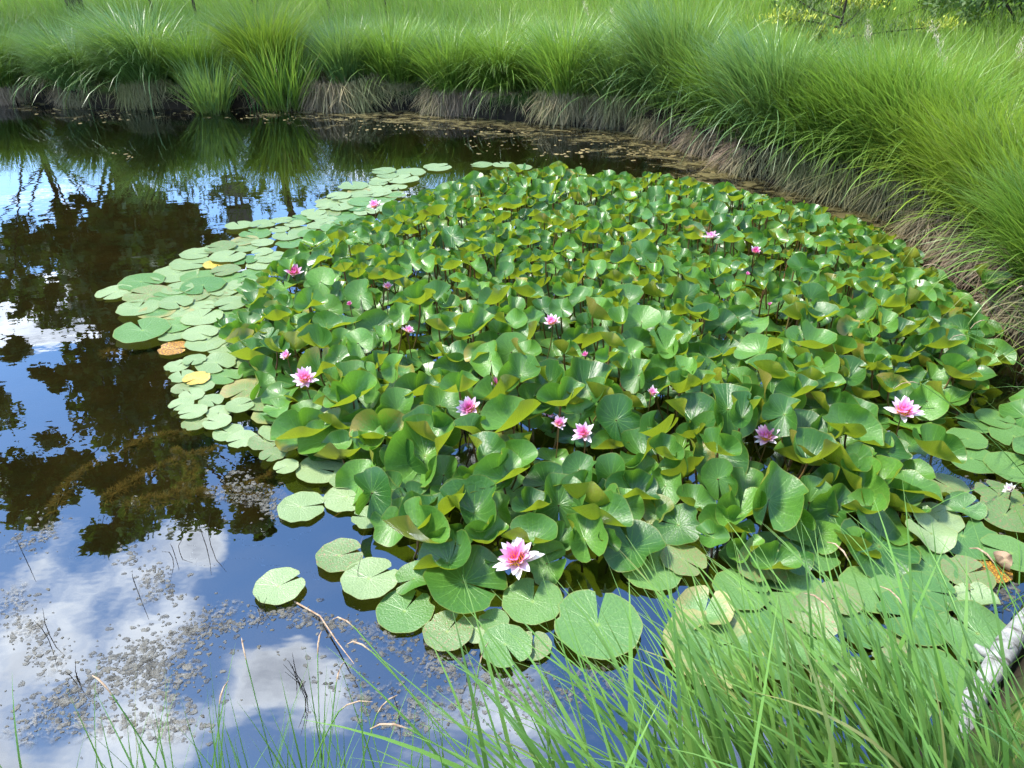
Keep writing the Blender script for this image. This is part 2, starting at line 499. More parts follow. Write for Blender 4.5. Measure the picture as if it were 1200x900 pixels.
def leaf_shape(kind, r):
    """a round notched blade of radius 1 with its stalk at the origin; y- side faces the camera"""
    u = r.random
    if kind == 'cup': A0, A2, ph2, A3, p = 44 + 20 * u(), 10 + 18 * u(), u() * 6.28, 8 + 10 * u(), .32 + .4 * u()
    elif kind == 'lip': A0, A2, ph2, A3, p = 48 + 16 * u(), 24 + 18 * u(), math.pi + (u() - .5) * 1.5, 6 + 12 * u(), .35 + .4 * u()
    elif kind == 'up': A0, A2, ph2, A3, p = 24 + 20 * u(), 20 + 26 * u(), (u() - .5) * 1.6, 8 + 10 * u(), .5 + .6 * u()
    elif kind == 'fold': A0, A2, ph2, A3, p = 52, 36, (u() - .5) * .8, 5, .7
    elif kind == 'flat': A0, A2, ph2, A3, p = 9 + 14 * u(), 8 + 14 * u(), u() * 6.28, 8 + 10 * u(), 1.2
    else: A0, A2, ph2, A3, p = 1.5 + 3 * u(), 3 * u(), u() * 6.28, 2.5, 2.0
    sin_dir = {'cup': u() * 6.28, 'lip': u() * 6.28, 'up': -1.57 + (u() - .5) * 1.6, 'fold': -1.57, 'flat': u() * 6.28}.get(kind, 0.0)
    gap = .05 + .12 * u() if kind != 'pad' else .06 + .14 * u()
    ph3, ph5 = u() * 6.28, u() * 6.28
    back = 14 * (u() - .3) if kind == 'lip' else 0
    ripple = .012 + .012 * u()
    bites = [(u(), .02 + .03 * u(), .05 + .13 * u()) for _ in range(r.choice([0, 0, 1, 1, 2]))]
    ts = np.linspace(0, 1, NSEC + 1)
    V, LR, LT = [], [], []
    for k in range(NSEC + 1):
        rel = gap + (2 * math.pi - 2 * gap) * ts[k]
        edge = min(ts[k], 1 - ts[k]) * 2
        # the two lobes beside the notch are rounded at their tips
        rad = (1.0 - .10 * math.exp(-(edge / .035) ** 2)) * (1 + .05 * math.cos(rel)) * (1 + ripple * math.sin(9 * rel + ph5))
        for bt, bw, bd in bites: rad -= bd * math.exp(-((ts[k] - bt) / bw) ** 4)
        A = A0 + A2 * math.cos(2 * (rel + sin_dir) - ph2) + A3 * math.cos(3 * rel + ph3) + back * math.sin(rel + sin_dir)
        A = R(max(A, -12))
        x = z = 0.0; rr_prev = 0.0
        for i in range(NRING + 1):
            t = (i / NRING)
            if i:
                tm = (i - .5) / NRING
                a = A * tm ** p * 1.15
                x += math.cos(a) * rad / NRING; z += math.sin(a) * rad / NRING
            th = rel + sin_dir
            dth = (gap * .75) * (1 - t) * (1 if ts[k] > .5 else -1) * (1 - edge) if kind != 'x' else 0
            rp = z + .02 * t * t * math.sin(5 * th + ph5) * (1 if kind != 'pad' else .5)
            V.append((x * math.cos(th + dth), x * math.sin(th + dth), rp)); LR.append(t); LT.append(rel)
    n = NRING + 1
    Fq = [(k * n + i, k * n + i + 1, (k + 1) * n + i + 1, (k + 1) * n + i) for k in range(NSEC) for i in range(NRING)]
    return np.array(V), np.array(Fq), np.array(LR), np.array(LT)


r_leaf = random.Random(11)
LEAFS = {}
for kind, cnt in (('cup', 11), ('lip', 13), ('up', 12), ('flat', 7), ('fold', 3), ('pad', 10)):
    LEAFS[kind] = []
    for _ in range(cnt):
        v, f, lr, lt = leaf_shape(kind, r_leaf)
        LEAFS[kind].append(dict(v=v, f=f, lr=lr, lt=lt, me={}))


def leaf_mesh(kind, i, mat):
    L = LEAFS[kind][i]
    if mat not in L['me']:
        L['me'][mat] = mesh_np('lily_blade', L['v'], L['f'], [M[mat]], {'lr': L['lr'], 'lt': L['lt']})
    return L['me'][mat]


STALKS = []
for _ in range(6):
    a = r_leaf.random() * 6.28; b = .10 + .12 * r_leaf.random()
    k = 7
    pts = [(b * math.cos(a) * (1 - t) ** 2, b * math.sin(a) * (1 - t) ** 2, t - 1) for t in np.linspace(0, 1, k)]
    v, f = tube(pts, .0042, 5)
    STALKS.append(dict(v=v, f=f, me=None))
for s in STALKS: s['me'] = mesh_np('lily_stalk', s['v'], s['f'], [M['stalk']])

# ---- pads lying on the water: (px, py, width px, material)
PADS = [(135, 342, 40, 'pad'), (165, 330, 50, 'pad_green'), (174, 345, 52, 'pad_blotch'), (162, 361, 47, 'pad'), (206, 354, 38, 'pad'), (204, 321, 52, 'pad'),
        (222, 308, 44, 'pad'), (229, 297, 36, 'pad'), (259, 289, 36, 'pad_blotch'), (266, 301, 40, 'pad'), (286, 290, 32, 'pad'), (254, 309, 30, 'pad_yellow'),
        (280, 264, 30, 'pad'), (308, 262, 30, 'pad'), (330, 258, 24, 'pad'), (300, 274, 36, 'pad_green'), (308, 284, 26, 'pad'), (308, 295, 24, 'pad'),
        (238, 334, 50, 'pad_green'), (450, 200, 28, 'pad'), (480, 202, 36, 'pad'), (512, 196, 32, 'pad'), (471, 210, 38, 'pad'), (414, 218, 34, 'pad'),
        (398, 229, 28, 'pad'), (385, 237, 32, 'pad'), (367, 249, 28, 'pad'), (442, 225, 34, 'pad'), (443, 214, 22, 'pad'), (424, 236, 34, 'pad_green'),
        (466, 219, 22, 'pad'), (462, 228, 26, 'pad_green'), (382, 258, 26, 'pad'), (346, 262, 24, 'pad'), (328, 269, 22, 'pad'), (565, 193, 26, 'pad'),
        (590, 193, 24, 'pad'), (613, 196, 22, 'pad'), (444, 243, 30, 'pad'), (167, 387, 60, 'pad_green'), (203, 408, 34, 'pad_orange'), (207, 429, 28, 'pad'),
        (213, 441, 28, 'pad'), (231, 443, 30, 'pad_yellow'), (228, 421, 26, 'pad'), (213, 455, 24, 'pad_blotch'), (237, 453, 28, 'pad'), (225, 463, 28, 'pad'),
        (213, 473, 28, 'pad'), (227, 482, 32, 'pad'), (247, 469, 28, 'pad'), (228, 496, 30, 'pad_blotch'), (257, 482, 28, 'pad'), (255, 494, 32, 'pad'),
        (280, 475, 32, 'pad'), (268, 507, 34, 'pad'), (284, 514, 34, 'pad'), (310, 517, 36, 'pad_blotch'), (320, 532, 30, 'pad_blotch'), (336, 546, 28, 'pad'),
        (374, 549, 54, 'pad'), (204, 392, 36, 'pad'), (207, 367, 36, 'pad'), (236, 372, 46, 'pad'), (234, 390, 40, 'pad'), (264, 441, 36, 'pad_green'),
        (352, 594, 53, 'pad'), (326, 687, 57, 'pad'), (397, 651, 54, 'pad_blotch'), (432, 678, 65, 'pad'), (474, 716, 66, 'pad_green'), (408, 560, 42, 'pad'),
        (432, 606, 38, 'pad'), (524, 740, 57, 'pad_blotch'), (592, 755, 60, 'pad_green'), (625, 757, 42, 'pad_blotch'), (560, 738, 40, 'pad'), (580, 727, 34, 'pad_green'),
        (624, 705, 70, 'pad_green'), (700, 732, 100, 'pad_green'), (648, 630, 54, 'pad_green'), (764, 667, 70, 'pad_green'), (746, 628, 52, 'pad_green'),
        (833, 757, 112, 'pad_green'), (867, 690, 64, 'pad_green'), (930, 695, 84, 'pad_green'), (1023, 690, 74, 'pad_green'), (955, 648, 58, 'pad_green'),
        (1090, 663, 60, 'pad_green'), (1073, 722, 82, 'pad_green'), (1040, 757, 52, 'pad_blotch'), (1100, 790, 76, 'pad_green'), (1047, 808, 82, 'pad_green'),
        (1133, 672, 56, 'pad_blotch'), (1088, 692, 60, 'pad_green'), (1162, 667, 44, 'pad_orange'), (1128, 628, 80, 'pad_green'), (1100, 606, 52, 'pad'),
        (1178, 603, 64, 'pad_blotch'), (1185, 648, 60, 'pad_green'), (1111, 570, 46, 'pad_blotch'), (1172, 580, 50, 'pad_blotch'), (1138, 537, 58, 'pad_green'),
        (1187, 548, 60, 'pad_green'), (1134, 514, 42, 'pad_green'), (1143, 496, 40, 'pad_green'), (1188, 511, 50, 'pad_green'), (1165, 490, 40, 'pad_green'),
        (800, 655, 52, 'pad_blotch'), (985, 700, 50, 'pad_blotch'), (905, 640, 46, 'pad_green'), (1010, 740, 50, 'pad_green'), (890, 735, 60, 'pad_green')]
RAISED = [(490, 632, 88, 'lip'), (543, 682, 98, 'flat'), (563, 575, 72, 'lip'), (566, 633, 58, 'lip'), (436, 577, 60, 'up'), (485, 565, 52, 'flat'),
          (486, 590, 56, 'flat'), (463, 612, 62, 'flat'), (520, 556, 48, 'up'), (525, 580, 42, 'flat'), (485, 678, 46, 'flat'), (615, 600, 42, 'flat'),
          (606, 624, 34, 'flat'), (580, 552, 46, 'flat'), (610, 533, 52, 'lip'), (640, 568, 56, 'up'), (718, 524, 48, 'lip'), (722, 492, 62, 'up'),
          (716, 560, 58, 'up'), (742, 580, 60, 'lip'), (752, 552, 42, 'up'), (770, 513, 62, 'lip'), (800, 560, 60, 'lip'), (770, 598, 40, 'flat'),
          (812, 592, 46, 'cup'), (795, 615, 58, 'flat'), (622, 597, 46, 'cup'), (685, 632, 50, 'fold'), (713, 635, 28, 'cup'), (834, 510, 58, 'up'),
          (885, 497, 44, 'lip'), (940, 505, 54, 'up'), (992, 507, 70, 'lip'), (942, 542, 68, 'lip'), (1014, 525, 56, 'lip'), (882, 556, 48, 'flat'),
          (948, 588, 62, 'up'), (1006, 575, 74, 'lip'), (868, 602, 62, 'cup'), (872, 578, 46, 'fold'), (836, 630, 36, 'cup'), (915, 458, 58, 'up'),
          (587, 468, 60, 'lip'), (533, 438, 50, 'up'), (553, 507, 50, 'up'), (620, 490, 58, 'flat'), (515, 475, 56, 'up'), (1092, 533, 64, 'lip'),
          (1030, 640, 92, 'flat'), (1035, 614, 66, 'flat'), (960, 625, 60, 'flat'), (1105, 408, 46, 'lip'), (1115, 440, 54, 'lip'), (1158, 335, 46, 'cup'),
          (480, 610, 40, 'flat'), (590, 655, 44, 'flat')]

leaf_rows = []   # dicts: kind, i, mat, loc, rot, s, px, py, w, individual, h
rr = random.Random(5)


def leaf_row(px, py, wpx, kind, mat, h, yaw=None, tilt=None, roll=None):
    loc = at(px, py, h)
    rad = .5 * wpx * depth_of(loc) / FPX
    i = rr.randrange(len(LEAFS[kind]))
    if kind == 'pad':
        rot = (R(rr.gauss(0, .8)), R(rr.gauss(0, .8)), rr.random() * 6.28 if yaw is None else yaw)
        rad *= 1.04
    else:
        face = -math.atan2(loc[0], loc[1])                       # turn towards the viewer's side of the pond
        yw = face * .6 + rr.gauss(0, .85 if kind != 'up' else .6) if yaw is None else yaw
        tl = {'cup': rr.gauss(1, 15), 'lip': rr.gauss(2, 13), 'up': rr.gauss(38, 13), 'flat': rr.gauss(5, 6), 'fold': rr.gauss(15, 8)}[kind] if tilt is None else tilt
        rot = (R(tl), R(rr.gauss(0, 13) if roll is None else roll), yw)
        rad *= {'cup': 1.22, 'lip': 1.15, 'up': 1.06, 'flat': 1.04, 'fold': 1.5}[kind]
    leaf_rows.append(dict(kind=kind, i=i, mat=mat, loc=loc, rot=rot, s=rad, px=px, py=py, w=wpx, h=h))


NOTCH = {(326, 687): .65, (432, 678): .6, (397, 651): .35, (352, 594): .2, (474, 716): 1.1, (624, 705): 1.35, (764, 667): 1.7, (700, 732): 1.4, (524, 740): 1.0}
for n, (px, py, w, mt) in enumerate(PADS):
    leaf_row(px, py, w, 'pad', mt, .009 + .0035 * (n % 5), NOTCH.get((px, py)))
for px, py, w, k in RAISED:
    z = {'flat': .03, 'lip': .07, 'cup': .07, 'up': .07, 'fold': .05}[k] + .03 * rr.random()
    if py < 520: z += .07
    leaf_row(px, py, w, k, 'leaf', z)

# ---- the dense middle
PATCH = [(455, 245), (500, 222), (560, 208), (640, 203), (720, 208), (800, 213), (870, 228), (930, 242), (1000, 258), (1050, 275), (1080, 305),
         (1120, 335), (1155, 365), (1165, 400), (1160, 440), (1110, 465), (1090, 500), (1085, 540), (1080, 585), (1020, 640), (940, 650), (880, 655),
         (820, 640), (760, 650), (700, 620), (640, 650), (560, 655), (500, 650), (450, 610), (420, 570), (405, 525), (345, 505), (305, 455), (285, 410),
         (262, 375), (285, 345), (310, 315), (345, 288), (395, 268)]
CORE = np.array([at(*q, .10)[:2] for q in PATCH])
FRINGE_PX = [(455, 208), (400, 228), (340, 265), (270, 290), (215, 325), (175, 380), (210, 410), (225, 470), (260, 508), (312, 534), (372, 572), (420, 600),
             (465, 625), (440, 560), (405, 525), (345, 505), (305, 455), (285, 410), (262, 375), (285, 345), (310, 315), (345, 288), (395, 268), (455, 245)]
FRINGE = np.array([at(*q, .0)[:2] for q in FRINGE_PX])
taken = [(r['loc'][0], r['loc'][1], .5 * r['w'] * depth_of(r['loc']) / FPX) for r in leaf_rows]


def darts(poly, n_try, dmin, rad, shrink):
    lo, hi = poly.min(0), poly.max(0)
    got = []
    tk = np.array(taken)
    for _ in range(n_try):
        p = lo + (hi - lo) * np.array([rr.random(), rr.random()])
        if not inside(poly, p[0:1], p[1:2])[0]: continue
        if len(tk) and np.any(np.hypot(tk[:, 0] - p[0], tk[:, 1] - p[1]) < np.maximum(dmin, tk[:, 2] * shrink)): continue
        if got:
            g = np.array(got)
            if np.min(np.hypot(g[:, 0] - p[0], g[:, 1] - p[1])) < dmin: continue
        got.append(p)
    return got


for p in darts(FRINGE, 5000, .105, .08, 1.05):
    z = .006 + .016 * rr.random()
    px, py = to_px((p[0], p[1], z))
    w = (.15 + .05 * rr.random()) * FPX / depth_of((p[0], p[1], z))
    leaf_row(px, py, w, 'pad', rr.choice(['pad', 'pad', 'pad', 'pad_green', 'pad_green', 'pad_blotch']), z)
RAFT = np.array([at(*q)[:2] for q in [(860, 650), (960, 640), (1075, 590), (1120, 500), (1200, 470), (1230, 560), (1225, 640), (1180, 690), (1130, 790), (1060, 850), (950, 800), (860, 780), (790, 700)]])
for p in darts(RAFT, 6000, .112, .08, .76):
    z = .018 + .035 * rr.random()
    px, py = to_px((p[0], p[1], z))
    leaf_row(px, py, (.125 + .07 * rr.random()) * FPX / depth_of((p[0], p[1], z)), 'flat', rr.choice(['pad', 'pad_green', 'pad_green', 'pad_green', 'leaf', 'pad_blotch']), z)
edge_d = lambda p: float(dist_poly(CORE, p[0:1], p[1:2])[0])
for p in darts(CORE, 36000, .076, .1, .66):
    e = edge_d(p)
    hmax = .07 + .19 * min(1, e / .5)
    z = hmax * (.45 + .55 * rr.random())
    px, py = to_px((p[0], p[1], z))
    diam = (.080 + .082 * rr.random()) * (1 + .45 * max(0, min(1, (3.6 - p[1]) / 1.4)))
    k = rr.choices(['lip', 'cup', 'up', 'flat', 'fold'], [.30, .27, .38, .02, .03] if e > .15 else [.25, .25, .15, .33, .02])[0]
    leaf_row(px, py, diam * FPX / depth_of((p[0], p[1], z)), k, 'leaf', z)
# a low layer of shaded leaves that closes the floor between the stalks
for p in darts(CORE, 9000, .105, .1, .40):
    z = .008 + .03 * rr.random()
    px, py = to_px((p[0], p[1], z))
    leaf_row(px, py, (.13 + .05 * rr.random()) * FPX / depth_of((p[0], p[1], z)), 'flat', 'leaf', z)

# ------------------------------------------------------------------ flowers
# px, py, width px, openness, anchor phrase, label, height
flower_h = lambda h: h + .06 if h > .08 else h + .015
FLOWERS = [
    (607, 658, 56, 1.0, 'the white-edged flower at the grass', 'wide open pink lily flower with white outer petals beside the bank grass', .07, 3),
    (551, 480, 33, .8, 'the flower tucked beside a curled leaf', 'deep pink open lily flower tucked at the edge of a big curled leaf', .12, 0),
    (655, 498, 22, .7, 'the small flower of the middle pair', 'small pink lily flower just left of the larger one by the upright leaf', .11, 0),
    (686, 509, 29, .8, 'the flower under the tall upright leaf', 'pink lily flower with pale lower petals under the tall upright leaf', .11, 0),
    (648, 380, 24, .85, 'the pale flower amid the patch', 'pale pink lily flower standing open in the middle of the leaf patch', .17, 0),
    (686, 418, 13, .5, 'the half hidden bloom of the middle', 'half hidden pink bloom behind a cupped leaf below the pale middle flower', .14, 1),
    (583, 451, 22, .8, 'the flower showing over a leaf rim', 'pale pink lily flower showing only its upper petals over a leaf rim', .13, 0),
    (763, 462, 18, .6, 'the narrow bloom between upright leaves', 'narrow pink bloom squeezed between two upright leaves', .12, 0),
    (899, 515, 35, .85, 'the pink flower above open water', 'bright pink cup shaped lily flower above a gap of dark water', .10, 0),
    (1057, 485, 42, .8, 'the flower with a drooping petal', 'pink lily flower with one white petal drooping towards the right bank', .11, 0),
    (358, 446, 32, .9, 'the flower by the floating pads', 'light pink lily flower close to the floating pads on the left fringe', .10, 0),
    (337, 419, 18, .7, 'the bloom up from the pad fringe', 'shaded pink lily bloom a little behind the light pink fringe flower', .09, 0),
    (478, 390, 18, .8, 'the whitish bloom of the left half', 'whitish pink lily bloom low among small cupped leaves', .12, 0),
    (454, 338, 15, .7, 'the pale bud of the left half', 'small pale pink lily bud standing among yellow leaf backs', .15, 0),
    (345, 322, 24, .7, 'the dark pink bloom in shade', 'dark pink lily bloom shaded under leaves at the left edge', .07, 1),
    (833, 280, 20, .9, 'the palest flower at the back', 'very pale pink lily flower near the back of the patch', .20, 0),
    (885, 296, 15, .6, 'the dark pink bloom at the back', 'dark pink lily bloom just right of the very pale back flower', .17, 1),
    (875, 322, 9, .4, 'the tiny bud at the back', 'tiny dark pink lily bud in front of the dark pink back bloom', .17, 1),
    (440, 243, 20, .9, 'the flower on the far pads', 'pale pink lily flower lying among floating pads at the far left rim', .05, 0),
    (902, 358, 9, .4, 'the tiny bud right of centre', 'tiny pink lily bud between cupped leaves right of the patch centre', .16, 1),
    (410, 357, 10, .5, 'the small bud among curled leaves', 'small pink lily bud half buried in curled leaves of the left half', .13, 1),
    (1185, 576, 20, .5, 'the white bud by the right bank', 'white half closed lily flower on pads beside the right bank', .03, 2)]


def petal(length, width, cup, curl, nl=8, nw=5):
    V, T = [], []
    for i in range(nl + 1):
        t = i / nl
        w = width * (math.sin(math.pi * min(1, t ** .85 * .93 + .07)) ** .8) * (1 if t < .999 else 0) + .001 * (1 - t)
        for j in range(nw):
            s = -1 + 2 * j / (nw - 1)
            V.append((w * s / 2, length * (t - .12 * curl * t * t), length * (curl * .5 * t * t) + cup * w * s * s)); T.append(t)
    Fq = [(i * nw + j, i * nw + j + 1, (i + 1) * nw + j + 1, (i + 1) * nw + j) for i in range(nl) for j in range(nw - 1)]
    return np.array(V), np.array(Fq), np.array(T)


PET = {}
for nm, a in {'out': (1.0, .40, .16, .22), 'mid': (.92, .34, .25, .30), 'in': (.72, .27, .35, .35), 'sep': (1.05, .36, .15, .12)}.items():
    PET[nm] = petal(*a)


def pm(nm, mat):
    v, f, t = PET[nm]
    k = (nm, mat)
    if k not in PET: PET[k] = mesh_np('petal', v, f, [M[mat]], {'t': t})
    return PET[k]


acc = Acc()
for k in range(46):
    a = k * 2.399; rad = .03 + .17 * math.sqrt(k / 46)
    hh = .30 - .06 * (k / 46)
    p0 = np.array([rad * .7 * math.cos(a), rad * .7 * math.sin(a), .02]); p1 = np.array([rad * math.cos(a) * 1.35, rad * math.sin(a) * 1.35, hh * .7]); p2 = np.array([rad * math.cos(a) * 1.2, rad * math.sin(a) * 1.2, hh])
    v, f = tube([p0, p1, p2], [.014, .018, .010], 4); acc.add(v, f)
STAMEN = acc.mesh('stamens', [M['stamen']])


def flower(px, py, wpx, op, label, h, tone, n):
    h = flower_h(h)
    loc = at(px, py, h)
    rad = .5 * wpx * depth_of(loc) / FPX * 1.06
    root = thing('lily_flower', loc, label, 'flower', 'pink water lily flowers', rr.random() * 6.28)
    root.scale = (rad,) * 3
    face = Euler((R(rr.gauss(14, 6)), R(rr.gauss(0, 6)), 0)).to_matrix()
    root.rotation_euler = (R(rr.gauss(18, 11)), R(rr.gauss(0, 13)), rr.gauss(0, .3))
    po, pmid, pin = [('petal_out', 'petal_mid', 'petal_in'), ('petal_mid', 'petal_deep', 'petal_deep'), ('sepal', 'sepal', 'petal_white'), ('petal_white', 'petal_mid', 'petal_in')][tone]
    rings = [('sep', 'sepal', 4, 6, .2), ('out', po, 8, 16, .0), ('mid', pmid, 8, 36, .39), ('in', pin, 7, 50, .1)]
    if wpx < 14: rings = rings[1:]
    for nm, mt, cnt, el, ph in rings:
        el2 = el + (1 - op) * (82 - el) * .9
        for k in range(cnt):
            a = ph + k * 2 * math.pi / cnt + rr.gauss(0, .07)
            s = 1 + rr.gauss(0, .07)
            put('sepal' if nm == 'sep' else 'petal', pm(nm, mt), (0, 0, .03 + .02 * rings.index((nm, mt, cnt, el, ph))), (R(el2 + rr.gauss(0, 5)), rr.gauss(0, .08), a), (s, s, s), root)
    if op > .55 and wpx > 12: put('stamens', STAMEN, (0, 0, .05), (0, 0, 0), (1.5, 1.5, 1.45), root)
    st = rr.choice(STALKS)['me']
    L = (h + .12) / rad
    put('stalk', st, (0, 0, .02), (-root.rotation_euler[0], -root.rotation_euler[1], 0), (1.6 / rad * .35 / 1.0, 1.6 / rad * .35, L), root)
    return root, loc


anchors = []
for n, (px, py, w, op, ph, lb, h, tone) in enumerate(FLOWERS):
    o, loc = flower(px, py, w, op, lb, h, tone, n)
    anchors.append((px, py, ph))

# leaves that would stand in front of a flower give way
def hides(r):
    for px, py, w, *_ in FLOWERS:
        if r['px'] == px and r['py'] == py: continue
        k = r['w'] * (.40 if r['kind'] == 'pad' else .5)
        up = r['w'] * (.75 if r['kind'] in ('up', 'lip', 'cup') else .35)
        if abs(r['px'] - px) < k * .85 + w * .38 and -.2 * w < r['py'] - py < up + w * .25: return True
    return False


n_hand = len(PADS) + len(RAISED)
leaf_rows = [r for n, r in enumerate(leaf_rows) if n < n_hand or not hides(r) or r['h'] < .04]
# ---- make the leaf objects: individuals for those that show largest
ORD = ['nearest', 'second', 'third', 'fourth', 'fifth', 'sixth', 'seventh', 'eighth', 'ninth', 'tenth', 'eleventh', 'twelfth']
LOOK = {'cup': 'cupped green lily leaf', 'lip': 'curled yellow-backed lily leaf', 'up': 'upright green lily leaf', 'flat': 'broad low green lily leaf', 'fold': 'folded green lily leaf'}
PLOOK = {'pad': 'pale round lily pad', 'pad_green': 'green floating lily pad', 'pad_blotch': 'red blotched lily pad', 'pad_yellow': 'yellow dying lily pad', 'pad_orange': 'orange withered lily pad'}


def add_labels(rows, looks, key, extra):
    """label each leaf by its look, the flower it lies next to, the side and its rank there"""
    anc = anchors + extra
    cells = {}
    for r in rows:
        d, n = min(((r['px'] - a[0]) ** 2 + ((r['py'] - a[1]) * 1.5) ** 2, k) for k, a in enumerate(anc))
        dx, dy = r['px'] - anc[n][0], (r['py'] - anc[n][1]) * 1.5
        side = ('right of' if dx > 0 else 'left of') if abs(dx) > abs(dy) else ('below' if dy > 0 else 'above')
        cells.setdefault((looks[r[key]], n, side), []).append((d, id(r), r))
    for (look, n, side), lst in cells.items():
        lst.sort()
        for k, (_, _, r) in enumerate(lst):
            rank = '' if len(lst) == 1 else (ORD[k] + ' ' if k < len(ORD) else 'outer ')
            r['label'] = f'{look}, {rank}{side} {anc[n][2]}' if rank else f'{look} {side} {anc[n][2]}'


vis = lambda r: -20 < r['px'] < 1225 and r['py'] < 905
pads = [r for r in leaf_rows if r['kind'] == 'pad']
raised = [r for r in leaf_rows if r['kind'] != 'pad']
# what shows largest: near, and not deep below its neighbours
raised.sort(key=lambda r: -(r['w'] * (.45 if r['h'] < .045 and r['py'] < 560 else 1) * (1 if vis(r) else 0)))
solo, mass = raised[:298], raised[298:]
pads.sort(key=lambda r: -r['w'])
add_labels(solo, LOOK, 'kind', [])
add_labels(pads, PLOOK, 'mat', [(162, 345, 'the outermost pads'), (203, 408, 'the withered orange pad'), (326, 687, 'the lone drifting pad'), (700, 732, 'the big pads in grass'),
                                (1162, 667, 'the orange pad at the right bank'), (480, 202, 'the hindmost pads'), (833, 757, 'the grass shadowed water'), (1047, 808, 'the white birch log')])
for r in solo:
    root = thing('lily_leaf', tuple(r['loc']), r['label'], 'lily leaf', 'raised water lily leaves')
    put('blade', leaf_mesh(r['kind'], r['i'], r['mat']), (0, 0, 0), r['rot'], (r['s'],) * 3, root)
    put('stalk', STALKS[rr.randrange(6)]['me'], (0, 0, .001), (0, 0, rr.random() * 6), (1, 1, r['h'] + .12), root)
for r in pads:
    o = put('lily_pad', leaf_mesh('pad', r['i'], r['mat']), tuple(r['loc']), r['rot'], (r['s'],) * 3)
    tag(o, r['label'], 'lily pad', 'floating lily pads')
acc = Acc()
for r in mass:
    L = LEAFS[r['kind']][r['i']]
    Rm = np.array(Euler(r['rot']).to_matrix())
    acc.add((L['v'] * r['s']) @ Rm.T + r['loc'], L['f'], 0, lr=L['lr'], lt=L['lt'])
    S = STALKS[rr.randrange(6)]
    acc.add(S['v'] * np.array([1, 1, r['h'] + .12]) + r['loc'], S['f'], 1, lr=0, lt=0)
o = put('lily_foliage', acc.mesh('lily_foliage', [M['leaf'], M['stalk']]))
tag(o, 'dense far mass of small glossy water lily leaves', None, None, 'stuff')

# ------------------------------------------------------------------ sedge tussocks
def tussock_mesh(kind, seed):
    g = np.random.default_rng(seed)
    N = {'arch': 1750, 'full': 1550, 'lean': 1800, 'small': 1000, 'flag': 420}[kind]
    a0 = g.random(N) * 2 * np.pi
    rad = np.sqrt(g.random(N)) * {'small': .15, 'flag': .24}.get(kind, .22)
    base = np.stack([rad * np.cos(a0), rad * np.sin(a0), .22 + .10 * g.random(N) - .25 * rad], 1)
    az = a0 + g.normal(0, .55, N) * np.where(g.random(N) < .25, 2.4, 1)
    L = {'arch': 1.12, 'full': .98, 'lean': 1.05, 'small': .66, 'flag': .85}[kind] * (.55 + .5 * g.random(N) ** .7)
    lean = R(4) + R(30) * rad / .22 * g.random(N) + np.abs(g.normal(0, R(5), N))
    bend = R({'arch': 95, 'full': 62, 'lean': 64, 'small': 50, 'flag': 22}[kind]) * (.35 + .8 * g.random(N))
    if kind in ('arch', 'lean'):                       # combed over to one side (local -x)
        dx, dy = np.cos(az), np.sin(az)
        w = 1.1 if kind == 'lean' else .75
        az = np.arctan2(dy, dx - w * (.4 + g.random(N)))
    droop = g.random(N) < (.06 if kind == 'lean' else .04)
    bend = np.where(droop, bend + R(45), bend); lean = np.where(droop, lean + R(22), lean)
    W = {'flag': .014, 'small': .0095}.get(kind, .0118) * (.45 + .5 * g.random(N) + .9 * g.random(N) ** 4)
    if kind == 'flag': base[:, 2] -= .22
    if kind == 'lean': base[:, 2] += .06
    return blades(base, az, lean, bend, L, W, 6, 1.25, g.normal(0, .7, N), g.random(N))


def thatch_mesh(seed, rad=.34, h=.36, N=2300):
    g = np.random.default_rng(seed)
    a = g.random(N) * 2 * np.pi
    r0 = rad * (.80 + .26 * g.random(N))
    z0 = h * (.55 + .5 * g.random(N))
    base = np.stack([r0 * np.cos(a), r0 * np.sin(a), z0], 1)
    v1 = blades(base, a + g.normal(0, .6, N), R(150) + g.normal(0, R(24), N), R(25), h * (.35 + .85 * g.random(N)), .0065, 4, .6, 0, g.random(N))
    M2 = N // 2
    a = g.random(M2) * 2 * np.pi
    base = np.stack([rad * .9 * np.cos(a), rad * .9 * np.sin(a), np.full(M2, -.02)], 1)
    v2 = blades(base, a, R(2) + g.normal(0, R(8), M2), R(25) * g.random(M2), h * (.7 + .6 * g.random(M2)), .0075, 4, 1, 0, g.random(M2))
    ac = Acc()
    for v, f, t, rn in (v1, v2): ac.add(v, f, 0, t=t, rnd=rn)
    return ac.mesh('thatch', [M['thatch']])


def core_mesh(rad=.32, h=.33):
    V, Fq = [], []
    n, k = 18, 6
    for i in range(k + 1):
        t = i / k
        r = rad * (.80 + .12 * math.sin(t * 3)) * (1 if t < .75 else math.cos((t - .75) / .25 * 1.45))
        for j in range(n):
            a = 2 * math.pi * j / n
            w = 1 + .10 * math.sin(3 * a + 1 + 2 * t) + .06 * math.sin(7 * a)
            V.append((r * w * math.cos(a), r * w * math.sin(a), -.10 + (h + .10) * t))
    Fq = [(i * n + j, i * n + (j + 1) % n, (i + 1) * n + (j + 1) % n, (i + 1) * n + j) for i in range(k) for j in range(n)]
    return mesh_np('root_mound', V, Fq, [M['soil_core']])


